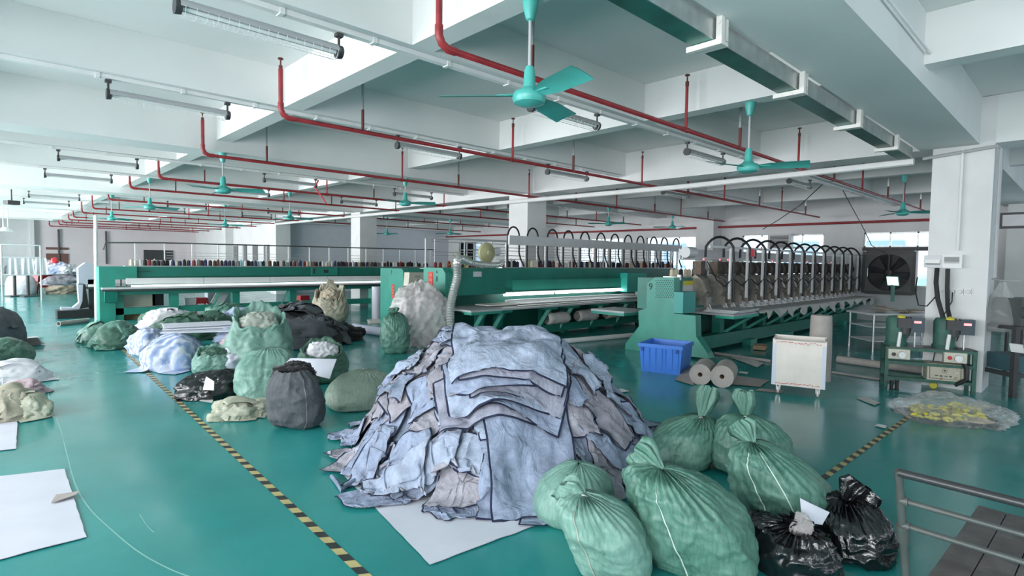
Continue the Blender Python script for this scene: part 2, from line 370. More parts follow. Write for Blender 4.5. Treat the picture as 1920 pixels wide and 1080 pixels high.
for a0, a1, z0, z1 in wh: window('X', XW + .1, a0, a1, z0, z1, 1 if a1 - a0 < 1 else 3 if a1 - a0 < 2.6 else 4, 2.56)
for a0, a1, z0, z1 in lw: window('X', -4.1, a0, a1, z0, z1, 4, None)
for a0, a1, z0, z1 in fw: window('Y', -8.1, a0, a1, z0, z1, 4, None)
# doorway and dark windows in the back wall
struct('door_1', MB().box((2.85, 45.93, 0), (3.95, 45.99, 1.95)).box((2.85, 45.93, 2.2), (3.95, 45.99, 2.35)), mk('dark doorway', (.20, .09, .075), .6))
for x0, x1, z0, z1 in [(8.1, 9.9, 1.6, 2.3)]:
    o = MB().box((x0, 45.93, z0), (x1, 45.99, z1)).build('window_30', mk('dark pane', (.05, .055, .06), .3)); o['kind'] = 'structure'
for i, yy in enumerate((31.4, 33.2, 35.0, 36.6)):
    o = MB().box((11.35, yy, 1.3), (11.4, yy + .75, 2.6)).build('window_%d' % (31 + i), mk('grey pane', (.16, .165, .17), .35)); o['kind'] = 'structure'
# neighbour building seen through the windows
bt = thing('neighbour_building', 'pale office building outside behind the right hand windows', 'building', (31, 10, -3))
MB().box((31, -20, -3), (36, 48, 12)).build('wall', 'bldg', bt)
for r in range(3):
    z = -1.5 + r * 3.1
    for q in range(16):
        y = -16 + q * 3.7
        MB().box((30.9, y, z), (31.02, y + 1.9, z + 1.5)).build('window', 'bglass', bt)
MB().box((30.7, 1.6, .6), (30.9, 4.8, 2.1)).build('banner', 'bpink', bt)
MB().box((30.7, 4.0, -.9), (30.95, 8.3, 1.3)).build('panel', 'bmint', bt)
# conduits and boxes on ceiling and columns
def conduit(pts, r, mat, label, n=8, nm='conduit', cat='conduit', group=None):
    return tag(MB().tube(pts, r, n).build(nm, mat, smooth='auto'), label, cat, group)
for i, y in enumerate(secs[2:9]):
    yy = y + .12
    m = MB().box((-3.9, yy - .035, ZC - .048), (10.9, yy + .035, ZC - .003)).box((11.66, yy - .035, ZC - .048), (XW - .4, yy + .035, ZC - .003))
    for q in range(30):
        if not 10.8 < -3.3 + q * .85 < 11.7: m.box((-3.3 + q * .85, yy - .045, ZC - .055), (-3.26 + q * .85, yy + .045, ZC - .003))
    o = m.build('cable_trunking', 'white')
    tag(o, ['white cable trunking under the ceiling rib nearest the camera', 'white cable trunking under the second ceiling rib, above the small far fan row', 'white cable trunking on the third ceiling rib, over the leftmost machine', 'white cable trunking on the fourth ceiling rib, past the numbered machines', 'white cable trunking on the fifth rib near the back', 'white cable trunking on the sixth rib near the back', 'white cable trunking on the farthest visible rib'][i], 'cable trunking')
conduit([(10.82, 2.1, 3.58), (10.82, 6, 3.53), (10.82, 10.8, 3.56), (10.82, 20, 3.6), (10.82, 29, 3.6)], .055, 'white', 'long white pipe sagging slightly between the column heads')
conduit([(-3.5, 1.26, 4.05), (7.1, 1.26, 4.05)], .014, 'white', 'thin white conduit along the big beam on the right')
conduit([(10.9, 1.5, 3.7), (10.9, 1.5, 2.16)], .018, 'white', 'thin white conduit running down the near column to the switch boxes')
conduit([(10.9, 2.0, 3.62), (10.9, 1.09, 3.70), (10.97, 1.06, 3.66), (10.99, 1.06, 1.75)], .025, 'grey', 'grey conduit wrapping the near column head and running down its side')
for zz, yy, xx in ((3.86, .2, 9.95), (3.4, 0.75, 11.4)):
    pass
# cable tray with brackets
tt = thing('cable_tray', 'long galvanised cable tray hung beside the big ceiling beam', 'cable tray', (7, 2.1, 3.5))
TB, TT, T0, T1 = 3.60, 3.76, 2.08, 2.27
MB().box((1.0, T0, TB), (10.6, T0 + .008, TT)).build('side_wall', 'galv', tt)
MB().box((1.0, T0 + .008, TB), (10.6, T1, TB + .008)).build('tray_bottom', mk('green steel with painted shade', (.03, .17, .14), .35, metal=.4, var=.4, vscale=3), tt)  # shade of the tray underside is put into this dark green
MB().box((1.0, T1 - .008, TB + .008), (10.6, T1, TT)).build('side_wall', 'galv', tt)
for x in (2.35, 4.05, 5.75, 7.6, 9.4):
    MB().box((x, T0 - .06, TB - .045), (x + .05, T1 + .04, TB - .003)).box((x, T0 - .06, TB - .003), (x + .05, T0 - .015, TT + .02)).box((x + .09, T0 - .055, TB - .003), (x + .12, T0 - .02, TT + .02)).box((x + .05, T0 - .055, TB - .04), (x + .12, T1 + .0, TB - .01)).build('bracket', 'dirtywhite', tt)

# ------------------------------------------------------------------ sprinkler pipes
PZ = 3.64
pipes = [(2.73, 3.78), (2.70, 7.03), (2.75, 10.6), (2.88, 14.58), (2.77, 17.3), (2.86, 21.4), (2.98, 26.0), (2.98, 29.1), (3.04, 32.83), (3.1, 35.5), (3.1, 38.6), (3.2, 41.82), (2.96, 44.6)]
ord_ = ['nearest to the camera', 'second nearest', 'third nearest', 'fourth from the camera', 'fifth from the camera', 'sixth from the camera', 'seventh from the camera', 'eighth from the camera', 'ninth from the camera', 'tenth from the camera', 'eleventh from the camera', 'twelfth from the camera', 'farthest, along the pink back wall']
for i, (x0, y) in enumerate(pipes):
    xe = XW - .5 if y < 29 else 11.2
    t = thing('sprinkler_pipe', 'red sprinkler pipe under the ceiling, ' + ord_[i], 'pipe', (x0, y, PZ))
    r = .028
    MB().tube([(x0, y, 4.22), (x0, y, PZ + .09), (x0 + .03, y, PZ + .03), (x0 + .09, y, PZ), (xe, y, PZ)], r, 10).build('pipe', 'red', t, smooth='auto')
    MB().tube([(x0, y, PZ + .17), (x0, y, PZ + .09), (x0 + .03, y, PZ + .03), (x0 + .09, y, PZ), (x0 + .17, y, PZ)], r * 1.25, 10).build('elbow', 'red', t, smooth='auto')
    for j in range(5):
        x = x0 + j * 3.95
        if x > xe: break
        if j:
            MB().tube([(x, y, PZ), (x, y, 4.2)], .02, 8).tube([(x - .05, y, PZ), (x + .05, y, PZ)], .036, 8).build('riser', 'red', t, smooth='auto')
        MB().tube([(x, y, 4.2), (x, y, 4.26)], .024, 8).tube([(x, y, 4.26), (x, y, 4.33)], .010, 6).lathe([(0, 4.33), (.035, 4.335), (.03, 4.35), (0, 4.35)], (x, y, 0), 10).build('sprinkler_head', 'brown', t, smooth='auto')
    for x in (3.8, 8.25, 12.6, 16.8, 20.6):
        if x > xe: break
        xx = x
        top = 4.46
        if abs(xx - 8.25) < 3 and False: top = ZC
        MB().box((xx, y - .018, PZ + .25), (xx + .02, y + .018, top)).build('hanger', 'galv', t)
        MB().box((xx - .003, y - .019, PZ + .03), (xx + .023, y + .019, PZ + .3)).build('hanger_clip', 'brown', t)
conduit([(22.15, 30 - .3, 3.42), (22.15, 2.0, 3.42), (22.15, -6, 3.42)], .045, 'red', 'thick red main pipe along the window wall', 10, 'main_pipe', 'pipe')

# ------------------------------------------------------------------ tube lights
def tube_light(loc, label, cage):
    t = thing('tube_light', label, 'ceiling light', loc, 0, 'tube lights under the ceiling ribs')
    L = 1.3
    # local: x from 0..L, hangs below trunking
    m = MB(); n = 10; P = []
    for i, x in enumerate((.03, L - .03)):
        P.append([(x, .06 * math.cos(a), -.16 + .06 * math.sin(a)) for a in [PI * (-.05 + 1.1 * q / n) for q in range(n + 1)]])
    m.grid(np.array(P)).build('reflector', 'grey', t, w=False, smooth=True)
    MB().tube([(.05, 0, -.165), (L - .05, 0, -.165)], .02, 10).build('lamp_tube', 'off', t, w=False, smooth='auto')
    for x in (0, L - .04):
        MB().tube([(x, 0, -.16), (x + .045, 0, -.16)], [.062, .055], 14).tube([(x + .02, 0, -.16), (x + .02, .0, -.02)], .012, 6).box((x - .01, -.03, -.03), (x + .05, .03, 0)).build('end_cap', 'dark', t, w=False, smooth='auto')
    if cage:
        c = MB(); nn = 17 if cage > 1 else 12
        for q in range(nn):
            x = .06 + (L - .12) * q / (nn - 1)
            c.tube([(x, .07 * math.cos(a), -.165 + .07 * math.sin(a)) for a in [PI + PI * s_ / 8 for s_ in range(9)]], .0022, 4)
        for a in (-PI / 2, -PI / 2 - .5, -PI / 2 + .5): c.tube([(.05, .07 * math.cos(a), -.165 + .07 * math.sin(a)), (L - .05, .07 * math.cos(a), -.165 + .07 * math.sin(a))], .0022, 4)
        c.build('wire_guard', 'white', t, w=False)
    return t
rows = [4.73, 7.85, 13.72, 16.92, 23.32, 26.42]; bays = [1.05, 4.85, 8.4, 12.8]
rown = ['nearest rib', 'second rib', 'third rib', 'fourth rib', 'fifth rib', 'sixth rib']; bayn = ['leftmost bay', 'bay right of the first cross rib', 'bay left of the column line', 'bay beyond the column line']
pc = tube_light((0, 0, -50), 'x', 2); pn = tube_light((0, 0, -50), 'x', 0)
for i, y in enumerate(rows):
    for j, x in enumerate(bays):
        if j == 3 and i > 2: continue
        if (i, j) == (0, 1): x = 4.75
        lab = 'caged tube light under the %s, %s' % (rown[i], bayn[j]) if i < 2 else 'small dark tube light under the %s, %s' % (rown[i], bayn[j])
        dup(pc if i < 2 else pn, (x, y, ZC - .058), None, lab)
for p in (pc, pn):
    for ch in list(p.children): bpy.data.objects.remove(ch)
    bpy.data.objects.remove(p)

# ------------------------------------------------------------------ ceiling fans
def fan_parts(t, drop, ang):
    MB().lathe([(0, 0), (.065, 0), (.065, -.02), (.06, -.06), (.035, -.16), (.02, -.17), (0, -.17)], n=20).build('canopy', 'fan', t, w=False, smooth='auto')
    MB().tube([(0, 0, -.1), (0, 0, -drop + .1)], .0135, 10).build('down_rod', 'grey', t, w=False, smooth='auto')
    MB().lathe([(0, .2), (.03, .2), (.042, .17), (.05, .05), (.075, .02), (.12, .0), (.135, -.03), (.135, -.05), (.12, -.085), (.07, -.105), (0, -.11)], (0, 0, -drop), n=28).build('motor', 'fan', t, w=False, smooth='auto')
    for q in range(3):
        a = ang + q * 2 * PI / 3; P = []
        for i in range(9):
            s_ = i / 8; r = .13 + .57 * s_; wd = .05 + .035 * min(1, s_ * 3) + .012 * s_
            row = []
            for j in range(5):
                v = (j / 4 - .5) * 2 * wd
                row.append((r, v, -drop - .03 - v * .28 + .008 * (1 - (v / wd) ** 2) - .01 * s_))
            P.append(row)
        P = np.array(P); P2 = P.copy(); P2[:, :, 2] -= .004
        c, s = math.cos(a), math.sin(a); R = np.array([[c, s, 0], [-s, c, 0], [0, 0, 1]])
        m = MB().grid(P @ R).grid((P2 @ R)[:, ::-1])
        m.bar(Vector((.09, 0, -drop - .02)) @ Matrix(((c, s, 0), (-s, c, 0), (0, 0, 1))), Vector((.26, 0, -drop - .03)) @ Matrix(((c, s, 0), (-s, c, 0), (0, 0, 1))), .04, .008)
        m.build('blade', 'fan', t, w=False, smooth=True)
fans = [((3.15, 3.15, ZC), .72, 2.375, 'big turquoise ceiling fan hanging nearest the camera'),
        ((7.1, 3.13, ZC), .78, .81, 'turquoise ceiling fan right of the nearest one, left of the cable tray end'),
        ((15.03, 3.08, ZC), .80, .8, 'dark green ceiling fan close to the left edge of the near column'),
        ((3.15, 10.9, ZM), .62, -.62, 'turquoise ceiling fan above the left machine, blade pointing right'),
        ((7.1, 11.1, ZM), .52, -.75, 'turquoise ceiling fan left of the middle column'),
        ((3.15, 17.0, ZC), .75, .2, 'small turquoise ceiling fan at the left end of the left machine'),
        ((6.9, 17.3, ZC), .78, 1.9, 'small turquoise ceiling fan above the middle of the left machine'),
        ((3.2, 23.3, ZC), .76, .5, 'tiny turquoise fan near the back, left'),
        ((6.85, 23.5, ZC), .78, 1.4, 'tiny turquoise fan near the back, above the spools'),
        ((15.0, 11.2, ZM), .55, .45, 'turquoise ceiling fan right of the middle column'),
        ((14.2, 23.8, ZC), .78, .7, 'tiny fan before the lavender wall'),
        ((19.0, 11.2, ZM), .45, 2.2, 'small fan above the windows, right of the middle column fan')]
for loc, drop, ang, lab in fans:
    t = thing('ceiling_fan', lab, 'ceiling fan', loc, 0, None); fan_parts(t, drop, ang)
for loc, drop, ang, lab in ((((15.6, 20.6, ZM), .6, .1, 'grey far fan left of the corner windows')),):
    t = thing('ceiling_fan', lab, 'ceiling fan', loc); fan_parts(t, drop, ang)
def ray_(px, py): return ROT @ Vector((px - 960, -(py - 540), -FPX))
def onX(px, py, X): d = ray_(px, py); return CAM + d * (X / d.x)
def onY(px, py, Y): d = ray_(px, py); return CAM + d * (Y / d.y)
def text_mb(s, size, depth=.003):
    c = bpy.data.curves.new('t', 'FONT'); c.body = s; c.size = size; c.extrude = depth; c.align_x = 'CENTER'; c.align_y = 'CENTER'
    o = bpy.data.objects.new('t', c); C.objects.link(o); dg = bpy.context.evaluated_depsgraph_get(); me = bpy.data.meshes.new_from_object(o.evaluated_get(dg))
    v = [tuple(q.co) for q in me.vertices]; f = [tuple(p.vertices) for p in me.polygons]
    bpy.data.objects.remove(o); bpy.data.meshes.remove(me); return v, f
def number(s, size, P, face, name, mat, parent):
    """painted figure on a face: face '-X' or '-Y'"""
    v, f = text_mb(s, size); m = MB()
    if face == '-X': m.add([(P[0] - q[2], P[1] - q[0], P[2] + q[1]) for q in v], f)
    else: m.add([(P[0] + q[0], P[1] - q[2], P[2] + q[1]) for q in v], f)
    return m.build(name, mat, parent)
def arc(c, r, h, ax, n=10):       # an arch in a vertical plane along ax
    out = []
    for i in range(n + 1):
        a = PI - PI * i / n
        out.append((c[0] + r * math.cos(a) * ax[0], c[1] + r * math.cos(a) * ax[1], c[2] + h * math.sin(a)))
    return out
def sticker(P, w, h, face, parent, marks=3):
    m = MB(); x, y, z = P
    if face == '-X': m.box((x - .006, y - w / 2, z - h / 2), (x, y + w / 2, z + h / 2))
    else: m.box((x - w / 2, y - .006, z - h / 2), (x + w / 2, y, z + h / 2))
    o = m.build('sticker', 'redsign', parent)
    q = MB()
    for i in range(marks):
        zz = z + h * (.32 - .64 * i / max(1, marks - 1))
        for (a, b, c_, d) in ((-.3, -.1, .3, -.07), (-.02, -.16, .02, .16), (-.3, .08, .3, .11), (-.25, -.15, -.2, .0), (.2, -.15, .25, .02)):
            if face == '-X': q.box((x - .009, y + a * w, zz + b * w), (x - .006, y + c_ * w, zz + d * w))
            else: q.box((x + a * w, y - .009, zz + b * w), (x + c_ * w, y - .006, zz + d * w))
    q.build('sticker_marks', 'cream', o)

# ---------- leftmost machine
t = thing('embroidery_machine', 'long green embroidery machine at the left with a lit white strip and racks of spools', 'embroidery machine', (2.35, 19.2, 0))
A = t
MB().box((2.35, 19.45, 0), (2.72, 20.3, 1.2)).box((2.35, 19.45, 1.2), (3.25, 20.3, 1.57)).box((2.72, 19.5, 0), (2.92, 20.2, .90)).build('end_panel', 'green', t)
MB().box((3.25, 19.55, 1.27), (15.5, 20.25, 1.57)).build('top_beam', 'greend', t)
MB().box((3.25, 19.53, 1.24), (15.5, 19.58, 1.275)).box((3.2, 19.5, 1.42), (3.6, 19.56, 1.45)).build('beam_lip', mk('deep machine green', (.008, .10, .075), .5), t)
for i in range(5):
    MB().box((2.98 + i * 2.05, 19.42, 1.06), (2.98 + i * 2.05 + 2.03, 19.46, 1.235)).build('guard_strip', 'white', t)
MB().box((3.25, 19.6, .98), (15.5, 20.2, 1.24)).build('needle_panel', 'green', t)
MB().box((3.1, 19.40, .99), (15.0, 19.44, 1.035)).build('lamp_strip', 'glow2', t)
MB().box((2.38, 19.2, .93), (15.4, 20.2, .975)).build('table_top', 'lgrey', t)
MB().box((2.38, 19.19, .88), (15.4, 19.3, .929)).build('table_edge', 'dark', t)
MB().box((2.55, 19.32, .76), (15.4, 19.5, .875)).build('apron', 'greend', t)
MB().box((2.72, 19.5, .17), (15.4, 19.75, .36)).build('lower_beam', 'green', t)
for px in (327, 442, 549, 640, 700):
    x = onY(px, 560, 19.5).x
    MB().box((x - .11, 19.45, 0), (x + .11, 19.7, .80)).build('leg', 'green', t)
for px in (398, 528):
    x = onY(px, 560, 19.4).x
    MB().bar((x, 19.5, .2), (x + .22, 19.4, .78), .09, .05).build('brace', 'green', t)
MB().prism([(19.25, .87), (19.45, .87), (19.45, .55), (19.35, .55)], 2.45, 2.75).build('bracket', 'greend', t)
x0, x1 = 2.9, 14.0
MB().tube([(2.5, 19.75, 2.05), (2.55, 19.75, 2.26), (4.0, 19.75, 2.30), (14.2, 19.75, 2.33)], .022, 8).build('top_rail', 'gpaint', t, smooth='auto')
for i in range(15):
    x = 3.25 + i * .76
    MB().box((x, 19.74, 1.57), (x + .03, 19.77, 2.3)).build('rack_post', 'white', t)
for z in (1.83, 1.9, 2.0): MB().box((4.1, 19.84, z), (14.0, 19.86, z + .014)).build('thread_rail', 'lgrey', t)
MB().box((3.0, 19.62, 1.57), (14.0, 20.05, 1.60)).build('spool_tray', 'galv', t)
MB().box((8.55, 19.5, 1.27), (9.55, 19.55, 1.55)).build('switch_plate', 'green', t)
MB().box((9.0, 19.49, 1.36), (9.18, 19.5, 1.48)).build('switch', 'dark', t); MB().box((8.6, 19.49, 1.34), (8.68, 19.5, 1.52)).build('switch', 'dark', t)

# ---------- machine 7
t = thing('embroidery_machine', 'green embroidery machine marked 7, behind the clear plastic bag', 'embroidery machine', (8.1, 12.7, 0))
MB().prism([(12.75, 1.60), (12.83, 1.65), (13.92, 1.65), (13.92, 0), (13.2, 0), (12.95, .5), (12.75, .9)], 8.1, 8.25).build('end_panel', 'green', t)
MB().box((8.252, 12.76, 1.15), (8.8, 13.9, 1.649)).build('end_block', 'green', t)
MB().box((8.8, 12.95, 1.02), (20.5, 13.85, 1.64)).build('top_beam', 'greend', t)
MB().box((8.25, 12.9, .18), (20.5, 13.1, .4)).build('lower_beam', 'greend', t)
MB().box((8.3, 12.3, .80), (20.5, 12.9, .84)).build('table_top', 'grey', t)
for x in (9.5, 12, 14.5, 17): MB().box((x, 12.9, 0), (x + .2, 13.2, .8)).build('leg', 'green', t)
number('7', .16, (8.097, 13.35, 1.53), '-X', 'figure', 'black', t)
sticker((8.098, 13.25, 1.02), .14, .38, '-X', t, 4)
MB().tube([(9.2, 13.3, 1.64), (9.2, 13.3, 2.50), (9.35, 13.3, 2.53), (20.0, 13.3, 2.56)], .028, 8).build('top_rail', 'lgrey', t, smooth='auto')
MB().box((9.4, 13.29, 2.42), (20, 13.31, 2.44)).box((9.4, 13.29, 2.12), (20, 13.31, 2.14)).box((9.4, 13.29, 2.02), (20, 13.31, 2.035)).build('thread_rail', 'grey', t)
for i in range(10): MB().box((9.5 + i * 1.1, 13.28, 1.64), (9.53 + i * 1.1, 13.31, 2.5)).build('rack_post', 'lgrey', t)
MB().box((9.2, 13.0, 1.64), (20, 13.6, 1.66)).build('spool_tray', 'galv', t)
o = thing('control_box', 'beige control box on the green machine marked 7', 'control box', (8.4, 12.5, 1.16))
P = onY(780, 522, 12.55)
MB().prism([(P.x - .27, P.z - .2), (P.x + .27, P.z - .2), (P.x + .24, P.z + .16), (P.x - .24, P.z + .16)], 12.5, 12.75, 'Y').build('casing', 'beige', o)
MB().box((P.x - .08, 12.49, P.z + .02), (P.x + .1, 12.5, P.z + .08)).build('nameplate', 'grey', o); MB().box((P.x - .04, 12.47, P.z - .12), (P.x + .1, 12.5, P.z - .02)).build('switch', 'grey', o)

# ---------- machine 8
t = thing('embroidery_machine', 'green embroidery machine marked 8 with three lit tubes and a duct at its end', 'embroidery machine', (7.45, 9.0, 0))
MB().prism([(10.0, 1.60), (10.12, 1.72), (10.85, 1.72), (10.85, .0), (10.3, 0), (10.0, .4)], 7.45, 7.65).build('end_panel', 'green', t)
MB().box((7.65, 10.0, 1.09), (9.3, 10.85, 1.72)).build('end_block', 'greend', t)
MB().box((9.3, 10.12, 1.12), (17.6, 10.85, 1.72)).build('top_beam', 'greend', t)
MB().box((9.6, 10.08, 1.12), (14.2, 10.12, 1.42)).build('front_plate', 'greend', t)
MB().box((14.2, 9.85, 1.0), (15.25, 10.12, 1.58)).build('motor_box', mk('bright machine green', (.03, .40, .32), .4, var=.08), t)
MB().box((7.55, 10.3, .1), (15.3, 10.6, 1.1)).build('back_panel', mk('painted shade green', (.01, .12, .09), .5), t)  # added dark panel, its colour stands for the shade under the table
for a, b in ((9.25, 11.05), (11.15, 12.9), (12.95, 14.6)):
    MB().tube([(a, 10.02, 1.055), (b, 10.02, 1.055)], .022, 8).build('lit_tube', 'glow', t)
MB().box((9.2, 10.05, 1.08), (14.7, 10.12, 1.12)).box((9.2, 9.85, .90), (14.6, 9.93, .95)).build('tube_rail', 'white', t)
MB().box((7.4, 9.03, .80), (15.0, 10.3, .84)).build('table_top', 'grey', t)
for i in range(6):
    MB().box((8.3 + i * 1.08, 9.5 + .03 * (i % 2), .86), (9.3 + i * 1.08, 9.97, .885)).build('frame_bar', 'white' if i else 'wood', t)
MB().box((9.0, 9.25, .842), (14.3, 9.31, .86)).box((8.6, 9.6, .842), (14.3, 9.64, .865)).build('clamp_rail', 'steel', t)
MB().box((7.42, 9.04, .74), (8.3, 9.3, .798)).build('table_bracket', 'green', t)
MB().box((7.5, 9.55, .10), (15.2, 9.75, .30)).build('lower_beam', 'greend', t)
for i, x in enumerate((7.75, 8.35, 9.9, 10.75, 12.0, 13.2, 14.3)):
    MB().box((x, 9.2, .72), (x + .42, 9.8, .80)).build('table_bracket', 'green', t)
    MB().bar((x + .1, 9.65, .1), (x + .25, 9.3, .74), .14, .09).build('leg', 'green', t)
    MB().box((x + .5, 9.8, .0), (x + .68, 9.95, .80)).build('leg', 'greend', t)
number('8', .17, (7.447, 10.32, 1.46), '-X', 'figure', 'black', t)
number('6', .1, (7.447, 10.32, 1.63), '-X', 'figure', 'black', t)
sticker((7.447, 10.56, 1.44), .17, .36, '-X', t, 3)
MB().box((8.25, 9.99, 1.52), (8.5, 10.0, 1.64)).build('name_plate', 'lgrey', t)
for q in range(6): MB().lathe([(0, 0), (.014, 0), (0, .004)], (8.9 + (q % 3) * .07, 9.995, 1.30 - (q // 3) * .08), 8, ax='Y').build('screw', 'dark', t)
# rail over machine 8
MB().box((9.38, 9.98, 2.30), (13.4, 10.04, 2.53)).box((13.41, 9.98, 2.30), (17.6, 10.04, 2.52)).build('overhead_rail', 'lgrey', t)
arcx = [onY(px, 450, 10).x for px in (967, 1003, 1040, 1070, 1101, 1131, 1157, 1182, 1205, 1230, 1250, 1272)]
for i, x in enumerate(arcx):
    pts = [(x - .19, 10.08, 1.74), (x - .2, 10.08, 2.1)] + [(q[0], 10.08, q[2]) for q in arc((x, 0, 2.5), .2, .25, (1, 0))] + [(x + .2, 10.08, 2.1), (x + .26, 10.08, 1.95), (x + .36, 10.05, 1.76)]
    MB().tube(pts, .022, 8).build('air_hose', 'black', t, smooth='auto')
    MB().box((x - .14, 10.2, 1.72), (x - .06, 10.24, 2.32)).build('rack_post', 'white', t)
    if i % 2: MB().box((x + .3, 10.2, 1.72), (x + .34, 10.24, 2.32)).build('rack_post', 'lgrey', t)
for z in (1.93, 2.02, 2.14, 2.22): MB().box((9.2, 10.28, z), (17.5, 10.3, z + .018)).build('thread_rail', 'lgrey', t)
MB().box((9.3, 10.15, 1.72), (17.5, 10.6, 1.74)).build('spool_tray', 'galv', t)
# blower and ducts on machine 8
b = thing('dust_blower', 'dusty yellow round blower on top of the machine marked 8', 'blower', (8.95, 10.2, 1.74))
P = onY(914, 474, 10.15)
MB().lathe([(0, -.10), (.05, -.10), (.07, -.06), (.14, -.05), (.24, 0), (.25, .05), (.22, .1), (0, .12)], (P.x, P.y, P.z), 26, ax='Y').build('housing', 'blower', b, smooth='auto')
MB().box((P.x - .12, P.y, 1.72), (P.x + .12, P.y + .1, P.z - .15)).build('stand', 'dark', b)
MB().tube([(P.x + .05, P.y + .1, P.z), (P.x + .45, P.y + .1, P.z + .05)], .1, 12).build('motor', 'lgrey', b, smooth='auto')
def duct(pts, r, nm, label):
    # resample the path and give it fine ribs
    pts = [Vector(p) for p in pts]; out = []
    for i in range(len(pts) - 1):
        p0 = pts[max(i - 1, 0)]; p1 = pts[i]; p2 = pts[i + 1]; p3 = pts[min(i + 2, len(pts) - 1)]
        n = max(2, int((p2 - p1).length / .026))
        for k in range(n):
            s = k / n; out.append(.5 * ((2 * p1) + (p2 - p0) * s + (2 * p0 - 5 * p1 + 4 * p2 - p3) * s * s + (3 * p1 - p0 - 3 * p2 + p3) * s ** 3))
    rs = [r * (1 if (i // 1) % 2 else .80) for i in range(len(out))]
    return tag(MB().tube(out, rs, 18).build(nm, 'foil'), label, 'flexible duct')
pp = [onY(px, py, Y) for px, py, Y in [(880, 491, 9.85), (862, 486, 9.75), (857, 497, 9.65), (857, 520, 9.6), (850, 548, 9.55), (845, 575, 9.5), (845, 612, 9.45), (850, 650, 9.4)]]
duct(pp, .098, 'flexible_duct', 'ribbed aluminium duct hanging down in front of the machine marked 8')
pp = [onY(px, py, Y) for px, py, Y in [(866, 489, 9.93), (890, 494, 9.9), (915, 497, 9.88), (935, 496, 9.9), (943, 490, 9.95)]]
duct(pp, .072, 'flexible_duct', 'ribbed aluminium duct lying level under the yellow blower')

# ---------- machine 9
t = thing('embroidery_machine', 'nearest green embroidery machine marked 9 with a row of sewing heads', 'embroidery machine', (10.2, 5.2, 0))
out = [(1228, 520), (1264, 520), (1264, 588), (1304, 592), (1305, 631), (1326, 662), (1330, 672), (1290, 668), (1210, 660), (1172, 655), (1173, 644), (1198, 612), (1197, 583), (1212, 578), (1213, 532)]
poly = [(onX(px, py, 10.2).y, max(0, onX(px, py, 10.2).z)) for px, py in out]
ymin = min(p[0] for p in poly)
MB().prism(poly, 10.2, 10.42).build('end_panel', 'green', t)
h = MB()
for r in range(9):
    for c_ in range(9):
        p = onX(1230 + c_ * 3.9 + (r % 2) * 2, 526 + r * 3.9, 10.2); h.lathe([(0, 0), (.011, 0), (.011, -.003), (0, -.003)], (p.x - .001, p.y, p.z), 6, ax='X')
h.build('vent_holes', mk('vent hole', (.004, .06, .05), .8), t)
p = onX(1220, 538, 10.2); number('9', .2, (10.197, p.y, p.z), '-X', 'figure', 'black', t)
a, b = onX(1264, 547, 10.1), onX(1280, 588, 10.1)
MB().box((10.1, b.y, b.z), (10.6, a.y, a.z)).build('electric_box', mk('box teal', (.02, .30, .27), .4), t)
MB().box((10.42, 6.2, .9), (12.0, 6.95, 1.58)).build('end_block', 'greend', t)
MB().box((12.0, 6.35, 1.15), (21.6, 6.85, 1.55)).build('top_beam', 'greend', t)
MB().tube([(10.5, 6.0, 1.55), (10.5, 6.0, 1.66)], .05, 10).build('eye_bolt', 'steel', t, smooth='auto')
MB().box((11.35, 5.2, .80), (21.9, 7.3, .84)).build('table_top', 'grey', t)
MB().box((11.35, 5.19, .745), (12.6, 5.6, .799)).build('table_edge', mk('bright green edge', (.03, .42, .30), .4), t)
MB().box((10.0, 7.0, .80), (10.9, 7.9, .84)).build('side_table', 'grey', t); MB().box((10.0, 7.0, .74), (10.9, 7.9, .798)).build('side_table_edge', 'green', t)
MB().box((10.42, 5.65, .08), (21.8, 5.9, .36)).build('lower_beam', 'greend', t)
MB().box((10.42, 6.5, .08), (21.8, 6.6, .75)).build('back_panel', mk('under table shade green', (.008, .10, .08), .6), t)  # backdrop panel, the dimness below the table is painted into its green
for i in range(9):
    x = 11.9 + i * 1.15
    MB().box((x, 5.75, .3), (x + .2, 5.95, .80)).build('leg', 'greend', t)
    MB().bar((x + .3, 5.8, .36), (x + .75, 5.3, .78), .09, .06).build('brace', 'green', t)
    if i % 2: MB().box((x - .1, 5.5, .0), (x + .25, 5.7, .14)).build('foot', 'green', t)
hx = [onY(px, 520, 5.62).x for px in (1370, 1403, 1431, 1459, 1483, 1504, 1524, 1544, 1564, 1580, 1595, 1608)]
hx = [hx[0] + (hx[-1] - hx[0]) * i / 11 for i in range(12)]
TU = mk('thread unit', (.12, .085, .06), .6, var=.4, vscale=30)
Lm = mk('head window', (.16, .15, .13), .3)
